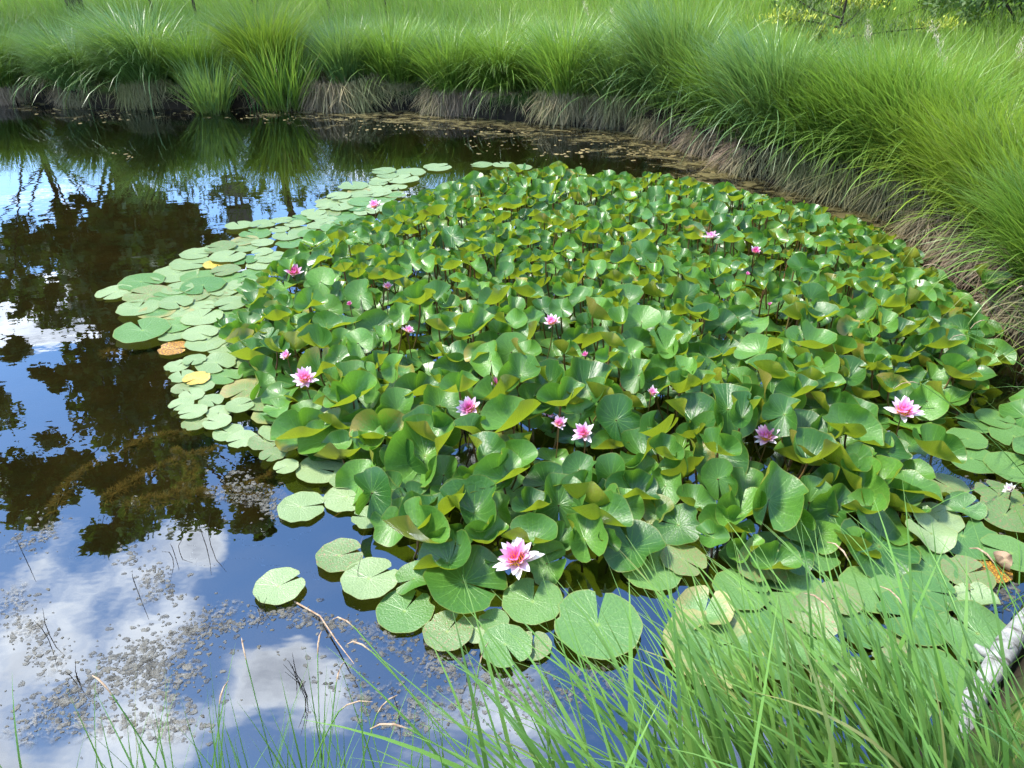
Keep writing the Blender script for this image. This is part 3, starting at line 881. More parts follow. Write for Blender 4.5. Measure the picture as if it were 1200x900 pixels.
CORE_ME = core_mesh()
TH = [thatch_mesh(s) for s in (1, 2, 3)]
TUS = {}
for kind, mats, seeds in (('arch', [G_BLUE, G_GREEN, G_YEL], (21, 22)), ('full', [G_GREEN, G_YEL, G_BLUE], (31, 32)), ('lean', [G_GREEN, G_YEL, G_BLUE], (41, 42, 43)), ('small', [G_BLUE, G_GREEN], (51,)), ('flag', [G_YEL, G_BLUE, G_GREEN], (61,))):
    for s in seeds:
        v, f, t, rn = tussock_mesh(kind, s)
        for mt in mats:
            TUS.setdefault((kind, mt.name), []).append(mesh_np('sedge_blades', v, f, [mt], {'t': t, 'rnd': rn}))


def tussock(xy, kind, mat, rz, s, label, group, thatch=True, z=0.0):
    root = thing('sedge_tussock', (xy[0], xy[1], z), label, 'grass tussock', group, rz)
    root.scale = (s, s, s)
    lst = TUS[(kind, mat.name)]
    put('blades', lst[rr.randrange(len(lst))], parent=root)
    if thatch:
        put('thatch', TH[rr.randrange(3)], (0, 0, 0), (rr.gauss(0, .09), rr.gauss(0, .09), rr.random() * 6), (.8 + .3 * rr.random(), .8 + .3 * rr.random(), .55 + .38 * rr.random()), root)
        put('root_mound', CORE_ME, (0, 0, 0), (0, 0, rr.random() * 6), (1, 1, .78), root)
    return root


# far bank, from the left: px of the foot, kind, colour, heading, size, what it looks like
BANK = [(-120, 108, 'full', G_GREEN, 0, 1.0, 'plain green tussock'), (-50, 112, 'arch', G_GREEN, .4, 1.0, 'arching green tussock'),
        (20, 118, 'full', G_GREEN, 1.0, .95, 'green tussock with loose dry skirt'), (85, 123, 'arch', G_BLUE, .3, .95, 'silvery blue-green tussock in the hollow'),
        (165, 125, 'arch', G_BLUE, .15, 1.12, 'great domed blue-green tussock'), (225, 122, 'full', G_GREEN, 2.0, .85, 'upright bright green tussock'),
        (310, 121, 'full', G_YEL, .3, .95, 'tall yellow-green tussock'), (400, 126, 'small', G_BLUE, .0, 1.05, 'short dark green tussock'),
        (455, 124, 'full', G_GREEN, 1.2, .9, 'set-back green tussock over shaded water'), (520, 131, 'full', G_GREEN, 2.6, 1.0, 'broad green tussock on a pale brown skirt'),
        (575, 133, 'arch', G_GREEN, .9, .9, 'green tussock dipping one long tuft to the water'), (655, 143, 'full', G_GREEN, 3.0, .98, 'green tussock with a ragged tan skirt'),
        (715, 148, 'full', G_BLUE, 4.2, .92, 'drooping green tussock with blades in the water'), (775, 158, 'lean', G_BLUE, .5, .95, 'silver-green tussock combed to the left'),
        (832, 178, 'lean', G_GREEN, .55, .95, 'combed green tussock over a shaggy brown skirt'), (885, 202, 'lean', G_BLUE, .6, .92, 'combed blue-green tussock behind the driftwood'),
        (945, 218, 'lean', G_GREEN, .5, .95, 'combed green tussock beside the driftwood'), (1000, 232, 'lean', G_GREEN, .55, .92, 'combed green tussock on pale dead grass'),
        (1052, 252, 'lean', G_GREEN, .6, .9, 'dark hollowed tussock at the bend'), (1105, 285, 'lean', G_YEL, .5, .85, 'bright tussock at the bend of the bank'),
        (1150, 325, 'lean', G_YEL, .45, .8, 'low bright tussock spilling dead straw'), (1200, 385, 'lean', G_GREEN, .35, .75, 'tussock at the edge of the lily patch')]
wnorm = np.array([0.0, 1.0])
for n, (px, py, k, mt, rz, s, look) in enumerate(BANK):
    q = at(px, py)[:2]
    # step back from the waterline along the outward normal
    e = .05
    g = np.array([dist_poly(pond, np.array([q[0] + e]), np.array([q[1]]))[0] * (1 if not inside(pond, np.array([q[0] + e]), np.array([q[1]]))[0] else -1),
                  dist_poly(pond, np.array([q[0]]), np.array([q[1] + e]))[0] * (1 if not inside(pond, np.array([q[0]]), np.array([q[1] + e]))[0] else -1)])
    if np.linalg.norm(g) < 1e-6: g = wnorm
    g = g / np.linalg.norm(g)
    xy = q + g * .13
    tussock(xy, k, mt, rz, s * (.86 + .30 * rr.random()), f'{look} on the waterline of the far bank' if px < 1000 else f'{look} above the lily leaves', 'sedge tussocks along the bank')
# second rank behind
SECOND = []
for n in range(34):
    SECOND.append((-150 + n * 43, None))
outer = []
fl = np.array([at(*q)[:2] for q in [(-120, 108)] + FAR])
seg = np.linalg.norm(np.diff(fl, axis=0), axis=1); cs = np.concatenate([[0], np.cumsum(seg)])
cnt = 0
for row, off in ((1, .85), (2, 1.5), (3, 2.2)):
    for sdist in np.arange(.2, cs[-1], .62 + .12 * row):
        k = np.searchsorted(cs, sdist) - 1; k = max(0, min(k, len(seg) - 1))
        t = (sdist - cs[k]) / seg[k]
        p = fl[k] * (1 - t) + fl[k + 1] * t
        tn = (fl[k + 1] - fl[k]) / seg[k]; nn = np.array([-tn[1], tn[0]])
        p = p + nn * (off + rr.gauss(0, .1)) + tn * rr.gauss(0, .12)
        right = p[0] > 2.2
        z = float(ground_z(p[0:1], p[1:2])[0]) - .22
        px, py = to_px((p[0], p[1], .6))
        lab = ['hummock of green sedge in the rank behind the waterline', 'sedge hummock in the upper rank of the bank', 'sedge hummock at the meadow edge'][row - 1]
        tussock(p, rr.choice(['full', 'full', 'arch', 'lean']) if not right else 'lean', rr.choice([G_GREEN, G_YEL, G_YEL]) if right or row > 1 else rr.choice([G_GREEN, G_GREEN, G_BLUE, G_YEL]),
                rr.gauss(.6, .4) if right else rr.random() * 6.28, .56 + .22 * rr.random(), lab, f'sedge hummocks in rank {["two", "three", "four"][row - 1]} of the bank', False, z)

# sword-leaved clump and the broad-leaved plant at the water's edge
p = at(250, 131)
tussock(p[:2], 'flag', G_BLUE, .4, .78, 'clump of stiff blue-green sword leaves standing in the shallow edge', None, False)
p = at(335, 127)
tussock(p[:2], 'flag', G_GREEN, 2.2, 1.05, 'clump of tall bright yellow-green sword leaves behind the broad-leaved plant', None, False)


def lance_leaf(L, W, bend):
    V, Fq = [], []
    n = 8
    for i in range(n + 1):
        t = i / n
        w = W * math.sin(math.pi * min(1, .04 + t * .96)) ** .8
        y = L * t * math.cos(bend * t * .7); z = L * t * math.sin(bend * t * .7)
        for s in (-1, 0, 1): V.append((s * w / 2, y, z + abs(s) * .15 * w))
    Fq = [(i * 3 + j, i * 3 + j + 1, i * 3 + j + 4, i * 3 + j + 3) for i in range(n) for j in range(2)]
    return mesh_np('lance_leaf', V, Fq, [M['plant']])


LL = [lance_leaf(.17, .055, .3), lance_leaf(.14, .05, -.3), lance_leaf(.2, .05, .5)]
p = at(300, 128)
wp = thing('water_plant', (p[0], p[1], 0), 'small broad-leaved water plant with lance leaves at the far waterline', 'water plant')
for k, (dx, dy, h, el, a) in enumerate([(-.16, 0, .30, .9, 1.9), (-.08, .02, .24, 1.1, .6), (-.02, -.03, .16, .7, 1.2), (.05, 0, .22, 1.0, 2.2), (.12, .02, .30, .7, -.9), (.15, -.03, .20, 1.0, -.3), (.02, .05, .12, .8, 2.8)]):
    v, f = tube([(dx * .3, dy * .3, -.1), (dx * .6, dy * .6, h * .5), (dx, dy, h)], [.005, .005, .004], 5)
    put('stem', mesh_np('stem', v, f, [M['plant']]), parent=wp)
    put('leaf', LL[k % 3], (dx, dy, h - .01), (el, 0, a), (1, 1, 1), wp)

# ------------------------------------------------------------------ meadow
N = 80000
d = 4.0 + 20 * rng.random(N * 3) ** 1.25
az = R(-46) + R(96) * rng.random(N * 3)
mx_, my_ = d * np.sin(az), d * np.cos(az)
dd = dist_poly(pond, mx_, my_)
ok = (~inside(pond, mx_, my_)) & (dd > .8)
mx_, my_, dd = mx_[ok][:N], my_[ok][:N], dd[ok][:N]
N = len(mx_)
mz = ground_z(mx_, my_)
patch = .5 + .5 * gauss_noise(mx_ * .6 + 3, my_ * .6)
azb = np.where(mx_ > 2.5, math.pi + .5, math.pi) + rng.normal(0, 1.3, N)
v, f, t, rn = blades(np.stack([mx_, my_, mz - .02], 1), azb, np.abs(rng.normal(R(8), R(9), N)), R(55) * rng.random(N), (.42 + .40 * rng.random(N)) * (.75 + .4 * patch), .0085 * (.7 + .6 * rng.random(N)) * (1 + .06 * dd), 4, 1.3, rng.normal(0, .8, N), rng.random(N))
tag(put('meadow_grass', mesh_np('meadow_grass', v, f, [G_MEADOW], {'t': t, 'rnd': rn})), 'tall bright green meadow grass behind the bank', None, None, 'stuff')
# straw and dead grass hanging along the right-hand waterline
N = 5200
k = rng.integers(0, len(fl) - 1, N); t_ = rng.random(N)[:, None]
pp = fl[k] * (1 - t_) + fl[k + 1] * t_
tn = (fl[k + 1] - fl[k]) / np.linalg.norm(fl[k + 1] - fl[k], axis=1)[:, None]
nn = np.stack([-tn[:, 1], tn[:, 0]], 1)
pp = pp + nn * (.0 + .30 * rng.random(N))[:, None]
azs = np.arctan2(-nn[:, 1], -nn[:, 0]) + rng.normal(0, 1.0, N) + .6 * np.sin(pp[:, 0] * 9)
v, f, t, rn = blades(np.stack([pp[:, 0], pp[:, 1], .12 + .18 * rng.random(N)], 1), azs, R(95) + rng.normal(0, R(34), N), R(70) * rng.random(N) + .2, .10 + .24 * rng.random(N) ** 1.5, .0075, 5, .8, 0, rng.random(N))
tag(put('dead_grass', mesh_np('dead_grass', v, f, [M['thatch']], {'t': t, 'rnd': rn})), 'pale dead grass hanging over the muddy bank', None, None, 'stuff')

# ------------------------------------------------------------------ near bank sedge
def sedge_clump(name, loc, N, az, azs, length, width, spread, label, group=None, spikes=0, lean=(8, 14), bend=45, mat=None, seed=1):
    g = np.random.default_rng(seed)
    root = thing(name, loc, label, 'sedge', group)
    base = np.stack([g.normal(0, spread[0], N), g.normal(0, spread[1], N), np.zeros(N)], 1)
    base[:, 2] = ground_z(base[:, 0] + loc[0], base[:, 1] + loc[1]) - loc[2] - .02
    v, f, t, rn = blades(base, az + g.normal(0, azs, N), R(lean[0]) + np.abs(g.normal(0, R(lean[1]), N)), R(bend) * (.3 + g.random(N)), length * (.55 + .5 * g.random(N)), width * (.6 + .7 * g.random(N)), 9, 1.4, g.normal(0, .6, N), g.random(N))
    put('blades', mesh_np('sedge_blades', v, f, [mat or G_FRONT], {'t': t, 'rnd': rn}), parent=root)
    for s in range(spikes):
        flowering_stalk(root, g, base[s % N], az + g.normal(0, azs * 1.1), length * (.85 + .35 * g.random()), R(lean[0] + abs(g.normal(0, lean[1]))))
    return root


def flowering_stalk(root, g, b, az, L, lean):
    pts, a, P = [], lean, np.array(b, float)
    NS = 26
    for i in range(NS):
        pts.append(P.copy()); t = i / (NS - 1)
        a = lean + R(20) * t + (R(110) * max(0, (t - .84) / .16) ** 1.3)
        P = P + L / (NS - 1) * np.array([math.sin(a) * math.cos(az), math.sin(a) * math.sin(az), math.cos(a)])
    v, f = tube(pts[:24], .0014, 4)
    ac = Acc(); ac.add(v, f, 0, t=.75, rnd=.9)
    st = put('stem', ac.mesh('stem', [G_FRONT]), parent=root)
    v, f = tube(pts[22:], np.array([.0010, .0019, .0018, .0008]) * (.8 + .4 * g.random()), 6)
    put('flower_spike', mesh_np('flower_spike', v, f, [M['spike']]), parent=st)


UP = math.pi / 2
sedge_clump('sedge_clump', (.66, .80, .10), 300, UP + .66, .46, .66, .0120, (.24, .07), 'big clump of green sedge leaning over the lily pads', None, 3, (16, 20), 50, seed=3)
sedge_clump('sedge_clump', (.86, .76, .10), 60, UP + .6, .45, .56, .0115, (.10, .06), 'sedge clump between the big leaning clump and the birch log', None, 2, (10, 18), 45, seed=4)
sedge_clump('sedge_clump', (.34, .78, .05), 80, UP + .85, .5, .62, .0076, (.18, .08), 'thin sedge clump with long blades reaching over open water', None, 2, (14, 16), 50, seed=5)
sedge_clump('sedge_clump', (1.62, 1.10, .16), 40, UP + .2, .8, .46, .006, (.18, .16), 'short grass tuft growing around the birch log', None, 2, (6, 16), 45, seed=6)
sedge_clump('rush_clump', (-.42, .84, .02), 75, UP, .8, .50, .0046, (.22, .06), 'sparse short rushes with drooping brown spikes by the cloud reflection', None, 8, (4, 9), 22, seed=7)
sedge_clump('rush_clump', (-.80, .86, .0), 30, UP, .8, .44, .0046, (.16, .05), 'few thin rushes at the corner of the near bank', None, 2, (4, 9), 25, seed=8)
sedge_clump('grass_tuft', (1.34, .98, .16), 150, UP + .2, 1.2, .34, .006, (.20, .13), 'short dense grass tuft under the lower end of the birch log', None, 0, (4, 20), 55, seed=16)
sedge_clump('grass_tuft', (1.62, 1.30, .20), 130, UP + .6, 1.3, .34, .0055, (.18, .16), 'short grass tuft on the bank behind the upper birch log', None, 0, (4, 20), 55, seed=17)
q = at(1250, 560)
sedge_clump('sedge_clump', (q[0] + .1, q[1], .12), 48, math.pi + .2, .5, .70, .0042, (.12, .18), 'wispy sedge arching from the right bank over the pads', None, 6, (35, 14), 55, G_FRONT, seed=9)
q = at(1235, 440)
sedge_clump('sedge_clump', (q[0] + .12, q[1] + .1, .15), 140, math.pi + .2, .7, .6, .0045, (.14, .22), 'fine pale sedge on the right bank above the dead straw', None, 3, (25, 16), 55, G_YEL, seed=10)
q = at(1135, 445)
sedge_clump('grass_shoot', (q[0], q[1], -.05), 5, UP, .6, .62, .006, (.02, .02), 'upright green grass shoot rising out of the lily leaves', None, 0, (2, 4), 8, seed=12)

# ------------------------------------------------------------------ birch log, driftwood
a, b = at(1232, 690, .16), at(1085, 915, .10)
dirv = b - a; L = np.linalg.norm(dirv)
pts = []
for i in range(15):
    t = i / 14
    s = .010 * math.sin(7 * t + 1) + .006 * math.sin(17 * t)
    pts.append(np.array([s, .012 * math.sin(5 * t), t * L]))
rad = [.027 + .003 * math.sin(3.1 * i) + .0025 * math.sin(7.7 * i) for i in range(15)]
v, f = tube(pts, rad, 14)
q = Vector((0, 0, 1)).rotation_difference(Vector(dirv))
log = tag(put('birch_log', None, tuple(a)), 'white barked birch log lying down the muddy near bank', 'log')
log.rotation_mode = 'QUATERNION'; log.rotation_quaternion = q
put('trunk', mesh_np('birch_trunk', v, f, [M['birch']]), parent=log)
v, f = tube([(0, 0, L * .42), (-.055, .012, L * .40), (-.085, .02, L * .37)], [.022, .013, .006], 8)
put('branch_stub', mesh_np('branch_stub', v, f, [M['birch']]), parent=log)
q = at(1170, 660, .03)
tag(put('dead_leaf', mesh_np('dead_leaf', LEAFS['fold'][1]['v'], LEAFS['fold'][1]['f'], [M['spike']]), tuple(q), (.5, .3, .9), (.062, .034, .05)), 'curled brown dead leaf lying on the orange pad', 'dead leaf')
acc = Acc()
v, f = tube([at(925, 214, -.02), at(932, 196, .12), at(940, 184, .2), at(938, 170, .34)], [.028, .022, .020, .012], 7); acc.add(v, f)
v, f = tube([at(944, 214, -.02), at(941, 200, .10), at(940, 184, .2)], [.018, .016, .014], 7); acc.add(v, f)
tag(put('driftwood', acc.mesh('driftwood', [M['driftwood']])), 'forked grey driftwood root leaning on the brown bank', 'driftwood')
v, f = tube([at(345, 705, .0), at(375, 722, .012), at(395, 752, .02), at(415, 778, .05)], [.003, .0028, .002, .001], 6)
tag(put('drifting_stem', mesh_np('drifting_stem', v, f, [M['spike']])), 'thin tan stem floating just off the lone drifting pad', 'stem')

# small dark shoots breaking the surface
for n, (px, py, L, lb) in enumerate([(30, 655, .10, 'dark twig standing in the reflected cloud near the left edge'), (57, 747, .10, 'dark twig below the first one in the cloud reflection'),
                                     (205, 650, .06, 'short dark twig near the cloud edge'), (158, 685, .10, 'dark twig beside a trail of floating scum'), (243, 640, .13, 'tallest dark stem rising between cloud and blue sky'),
                                     (307, 715, .05, 'dark speck of twig just under the lone pad'), (417, 685, .09, 'fine grass tips standing before a notched pad'), (347, 790, .08, 'dark shoot in the middle of a white cloud'),
                                     (362, 815, .13, 'bent dark shoot in the grey water'), (470, 845, .12, 'tangled dark shoot near the long sedge blades'), (550, 790, .08, 'dark twig with scum below the blotched pad'), (90, 800, .06, 'dark twig in dense floating scum')]):
    q = at(px, py)
    g = np.random.default_rng(n)
    acc = Acc()
    for k in range(1 + n % 3):
        dx, dy = g.normal(0, .02, 2)
        v, f = tube([(k * .006, 0, -.1), (dx * .4, dy * .4, L * .5), (dx, dy, L)], [.0014, .0011, .0004], 5); acc.add(v, f)
    tag(put('water_shoot', acc.mesh('water_shoot', [M['bark']]), (q[0], q[1], 0)), lb, 'shoot', 'dark shoots in the open water')

# ------------------------------------------------------------------ submerged weed
for n, (x0, y0, x1, y1, lb) in enumerate([(125, 585, 300, 508, 'long brown feathery weed strand under the surface'), (160, 530, 240, 495, 'short brown weed strand below the pad fringe'),
                                          (180, 600, 330, 545, 'pale weed strand in the broken cloud reflection'), (205, 585, 215, 525, 'upright weed tuft between the two long strands'), (130, 410, 190, 415, 'weed strand under the large green pad'),
                                          (240, 570, 330, 590, 'weed strand drifting close to a lone notched pad'), (60, 600, 150, 520, 'weed strand lying furthest from the pads'), (150, 600, 330, 570, 'broad weed strand nearest the cloud reflection'), (640, 690, 720, 730, 'weed strand under the clear water near the open flower')]):
    P0, P1 = at(x0, y0, -.07), at(x1, y1, -.058)
    g = np.random.default_rng(100 + n)
    K = 16
    nrm = np.array([-(P1 - P0)[1], (P1 - P0)[0], 0]); nrm /= np.linalg.norm(nrm)
    pts = [P0 + (P1 - P0) * t + nrm * .05 * math.sin(4 * t + n) for t in np.linspace(0, 1, K)]
    root = thing('water_weed', tuple(P0), lb, 'water weed', 'submerged weed strands')
    v, f = tube(np.array(pts) - P0, .004, 5)
    put('stem', mesh_np('stem', v, f, [M['weed']]), parent=root)
    ts = np.repeat(np.linspace(0, 1, 80), 15)
    bp = np.stack([np.interp(ts, np.linspace(0, 1, K), np.array(pts)[:, c] - P0[c]) for c in range(3)], 1)
    v, f, t, rn = blades(bp, g.random(len(ts)) * 6.28, R(70) + g.normal(0, R(15), len(ts)), R(20), .042 * (1.1 - .5 * ts), .0032, 3, 1, 0, g.random(len(ts)))
    put('leaf_whorl', mesh_np('leaf_whorl', v, f, [M['weed']]), parent=root)

# ------------------------------------------------------------------ floating scum
def scum(name, spots, mat, label, rad, dome, seed, zj=0.0, bead=False):
    g = np.random.default_rng(seed)
    acc = Acc()
    nseg = 10
    for (x0, y0, x1, y1, wid0, cnt) in spots:
        for _ in range(int(cnt * (1.15 if bead else .16))):
            t = g.random(); wid = wid0 * (.4 + .8 * g.random()); px = x0 + (x1 - x0) * t + g.normal(0, wid); py = y0 + (y1 - y0) * t + g.normal(0, wid * .6)
            q = at(px, py)
            if not inside(pond, q[0:1], q[1:2])[0]: continue
            r = rad * (.35 + 1.0 * g.random() ** 2)
            a = np.arange(nseg) / nseg * 2 * np.pi
            w = 1 + .30 * np.sin(2 * a + g.random() * 6) + .20 * np.sin(3 * a + g.random() * 6) + .1 * np.sin(5 * a + g.random() * 6)
            z = .0012 + zj * g.random()
            bd = bead and g.random() < .72
            if bead and not bd: r *= .6
            ring = lambda s, zz: np.stack([q[0] + r * s * w * np.cos(a), q[1] + r * s * w * np.sin(a) * (.8), np.full(nseg, zz)], 1)
            V = np.concatenate([ring(1.0, -.002), *((ring(.84, z + .09 * r), ring(.60, z + .05 * r), ring(.02, z + .05 * r)) if bd else (ring(.90, z + dome * r * .7), ring(.66, z + dome * r), ring(.02, z + dome * r)))])
            Fq = [(i * nseg + j, i * nseg + (j + 1) % nseg, (i + 1) * nseg + (j + 1) % nseg, (i + 1) * nseg + j) for i in range(3) for j in range(nseg)]
            acc.add(V, Fq, 1 if bd else 0)
    return tag(put(name, acc.mesh(name, [mat, M['bead']])), label, None, None, 'stuff')


scum('floating_scum', [(60, 830, 260, 720, 26, 420), (150, 780, 200, 800, 40, 320), (180, 700, 150, 640, 16, 60), (215, 745, 340, 715, 10, 110), (10, 700, 60, 780, 22, 120), (20, 840, 230, 850, 22, 160),
                       (330, 715, 420, 740, 14, 120), (380, 780, 480, 850, 30, 130), (440, 740, 560, 800, 22, 130), (180, 660, 205, 700, 8, 46), (60, 620, 20, 640, 20, 60), (270, 560, 330, 600, 16, 160), (480, 830, 700, 800, 40, 120), (560, 780, 640, 830, 20, 70)],
     M['scum'], 'loose grey scum of bubbles and dead leaf bits on the water', .0088, .10, 5, 0, True)
scum('algae_mat', [(0, 122, 150, 135, 10, 260), (80, 140, 220, 135, 7, 130), (240, 132, 420, 140, 9, 430), (400, 150, 520, 148, 9, 220), (520, 150, 700, 162, 9, 300), (640, 180, 820, 175, 11, 480), (700, 165, 860, 200, 10, 420), (820, 200, 900, 212, 6, 160),
                   (130, 176, 165, 190, 3, 45), (540, 168, 640, 180, 8, 100)],
     M['algae'], 'yellow brown algae mats floating along the far waterline', .017, .02, 6, .002)
scum('duckweed', [(1080, 590, 1160, 640, 26, 130), (1120, 690, 1190, 700, 20, 160), (1130, 560, 1190, 590, 20, 90), (1100, 740, 1150, 720, 18, 90)], M['scum'], 'wet debris on dark shallow water by the right bank', .010, .15, 9, 0, True)

def film_mat():
    m, t, out = material('algae_film')
    pos = t.node('ShaderNodeNewGeometry').outputs['Position']
    mp = t.node('ShaderNodeMapping', None, Vector=pos); mp.inputs['Scale'].default_value = (1.0, 1.7, 1)
    n = t.noise(2.6, 8, .68, mp.outputs[0], .6); n2 = t.noise(11, 5, .6, pos)
    edge = t.attr('t')
    k = t.math('ADD', n, t.math('MULTIPLY', edge, .30))
    mask = t.math('MULTIPLY', t.rng(k, .62, .80, 0, .92), t.rng(n2, .38, .54, .12, 1))
    col = t.mix(n2, (.045, .040, .012), (.15, .12, .042))
    col = t.mix(t.rng(k, .84, .96, 0, .7), col, (.22, .18, .08))
    b = t.node('ShaderNodeBsdfPrincipled'); t.set(b.inputs['Base Color'], col); t.set(b.inputs['Roughness'], .55); t.l.new(t.bump(n2, .4, .006), b.inputs['Normal'])
    tr = t.node('ShaderNodeBsdfTransparent')
    mx = t.node('ShaderNodeMixShader', None, Fac=mask)
    t.l.new(tr.outputs[0], mx.inputs[1]); t.l.new(b.outputs[0], mx.inputs[2]); t.l.new(mx.outputs[0], out.inputs[0])
    return m


def scum_film_mat():
    m, t, out = material('scum_film')
    pos = t.node('ShaderNodeNewGeometry').outputs['Position']
    n = t.noise(7, 6, .65, pos, .8); n2 = t.noise(75, 3, .6, pos); n3 = t.noise(190, 2, .5, pos)
    k = t.math('ADD', t.math('MULTIPLY', t.attr('t'), .36), n)
    mask = t.math('MULTIPLY', t.rng(k, .62, .90), t.rng(t.math('ADD', n2, t.math('MULTIPLY', k, .12)), .56, .66))
    col = t.mix(n3, (.035, .032, .024), (.20, .185, .15))
    b = t.node('ShaderNodeBsdfPrincipled'); t.set(b.inputs['Base Color'], col); t.set(b.inputs['Roughness'], .45); t.l.new(t.bump(n2, .8, .006), b.inputs['Normal'])
    tr = t.node('ShaderNodeBsdfTransparent')
    mx = t.node('ShaderNodeMixShader', None, Fac=t.math('MULTIPLY', mask, .55))
    t.l.new(tr.outputs[0], mx.inputs[1]); t.l.new(b.outputs[0], mx.inputs[2]); t.l.new(mx.outputs[0], out.inputs[0])
    return m


xs, ys = np.arange(-2.6, .9, .03), np.arange(.98, 3.2, .03)
XX, YY = np.meshgrid(xs, ys)
TT = np.full(XX.shape, -1.0)
for (x0, y0, x1, y1, wd) in [(60, 830, 260, 720, 30), (150, 780, 200, 800, 46), (180, 700, 150, 640, 20), (215, 745, 345, 712, 14), (10, 700, 60, 780, 26), (20, 850, 230, 850, 26), (330, 715, 430, 740, 18), (380, 790, 480, 850, 34), (440, 750, 560, 800, 26), (60, 620, 20, 640, 20), (250, 575, 330, 600, 18), (480, 830, 700, 800, 40)]:
    a_, b_ = at(x0, y0)[:2], at(x1, y1)[:2]
    sg = wd / FPX * depth_of(at((x0 + x1) / 2, (y0 + y1) / 2)) * 1.1
    ab = b_ - a_; tt_ = np.clip(((XX - a_[0]) * ab[0] + (YY - a_[1]) * ab[1]) / (ab @ ab), 0, 1)
    dd_ = np.hypot(XX - a_[0] - tt_ * ab[0], (YY - a_[1] - tt_ * ab[1]) * .8)
    TT = np.maximum(TT, -1 + 1.75 * np.exp(-(dd_ / sg) ** 2 / 1.6))
nx_, ny_ = len(xs), len(ys)
ii_ = np.arange(nx_ - 1)[None, :] + nx_ * np.arange(ny_ - 1)[:, None]
Fs = np.stack([ii_, ii_ + 1, ii_ + nx_ + 1, ii_ + nx_], -1).reshape(-1, 4)
Fs = Fs[TT.ravel()[Fs].max(1) > -.9]
tag(put('scum_film', mesh_np('scum_film', np.stack([XX, YY, np.full(XX.shape, .004)], -1).reshape(-1, 3), Fs, [scum_film_mat()], {'t': TT.ravel()})), 'dull grey brown scum film in drifts on the water near the bank', None, None, 'stuff')
NF = len(fl) - 3
V, T = [], []
offs = np.linspace(-.02, 1.25, 9)
nrm_f = np.gradient(fl, axis=0); nrm_f /= np.linalg.norm(nrm_f, axis=1)[:, None]
for k in range(NF):
    nv = np.array([nrm_f[k][1], -nrm_f[k][0]])
    for o_ in offs:
        V.append((*(fl[k] + nv * o_), .004)); T.append(1 - max(0, o_) / 1.25 - .35 * (k < 6))
Ff = [(k * 9 + j, k * 9 + j + 1, (k + 1) * 9 + j + 1, (k + 1) * 9 + j) for k in range(NF - 1) for j in range(8)]
tag(put('algae_film', mesh_np('algae_film', V, Ff, [film_mat()], {'t': T})), 'murky olive brown algae film on the water along the far bank', None, None, 'stuff')

# ------------------------------------------------------------------ trees (seen mirrored in the pond)
def leaf_cloud(centres, radii, n_each, size, g):
    C = np.repeat(centres, n_each, 0); Rr = np.repeat(radii, n_each)[:, None]
    N = len(C)
    dv = g.normal(0, 1, (N, 3)); dv /= np.linalg.norm(dv, axis=1)[:, None]
    P = C + dv * Rr * (g.random(N)[:, None] ** .55) * np.array([1, 1, .75])
    u = g.normal(0, 1, (N, 3)); u /= np.linalg.norm(u, axis=1)[:, None]
    w = np.cross(u, g.normal(0, 1, (N, 3))); w /= np.linalg.norm(w, axis=1)[:, None]
    s = size * (.6 + .8 * g.random(N))[:, None]
    V = np.stack([P - u * s, P + w * s * .55, P + u * s, P - w * s * .55], 1).reshape(-1, 3)
    return V, np.arange(N * 4).reshape(-1, 4)


def tree(name, xy, h, trunk_r, lobes, label, cat, crown_mat='crown', n_leaf=260, size=.11, seed=0, group=None, limb_every=1):
    """lobes: (dx, dy, z, radius) of the crown's leaf masses"""
    g = np.random.default_rng(seed)
    z0 = float(ground_z(np.array([xy[0]]), np.array([xy[1]]))[0]) - .1
    root = thing(name, (xy[0], xy[1], z0), label, cat, group)
    tp = [np.array([.12 * math.sin(2.3 * t + seed) * t * h * .15, .1 * math.cos(1.7 * t + seed) * t * h * .15, t * h * .92]) for t in np.linspace(0, 1, 10)]
    v, f = tube(tp, np.linspace(trunk_r, trunk_r * .12, 10), 9)
    put('trunk', mesh_np('trunk', v, f, [M['bark']]), parent=root)
    cs_, rs_ = [], []
    for n, (dx, dy, z, r) in enumerate(lobes):
        c = np.array([dx, dy, z])
        if n % limb_every == 0:
            zt = max(.12 * h, z - .9 * math.hypot(dx, dy) - .2)
            s = np.array([np.interp(zt, [p[2] for p in tp], [p[0] for p in tp]), np.interp(zt, [p[2] for p in tp], [p[1] for p in tp]), zt])
            m_ = (s + c) / 2 + np.array([0, 0, -.08 * r])
            v, f = tube([s, m_, c], [trunk_r * .32, trunk_r * .2, trunk_r * .06], 6)
            put('limb', mesh_np('limb', v, f, [M['bark']]), parent=root)
        for _ in range(9):
            o = g.normal(0, 1, 3); o /= np.linalg.norm(o)
            cs_.append(c + o * r * (.25 + .75 * g.random()) * np.array([1, 1, .8])); rs_.append(r * (.28 + .22 * g.random()))
    v, f = leaf_cloud(np.array(cs_), np.array(rs_), n_leaf // 9, size, g)
    put('crown', mesh_np('crown', v, f, [M[crown_mat]], smooth=False), parent=root)
    return root


def mirror_dir(px, py):
    d = ray(px, py); return d * np.array([1, 1, -1])


def mirrored(px, py, D):
    """the point at horizontal range D whose image in the water falls at (px, py)"""
    d = mirror_dir(px, py); t = D / math.hypot(d[0], d[1])
    return np.array([0, 0, -CAM_H]) + d * t


def lobes_from(spots, D, base):
    out = []
    for px, py, rp in spots:
        p = mirrored(px, py, D + rr.gauss(-.7, .9))
        out.append((p[0] - base[0], p[1] - base[1], p[2], rp * D / 800.0))
    return out


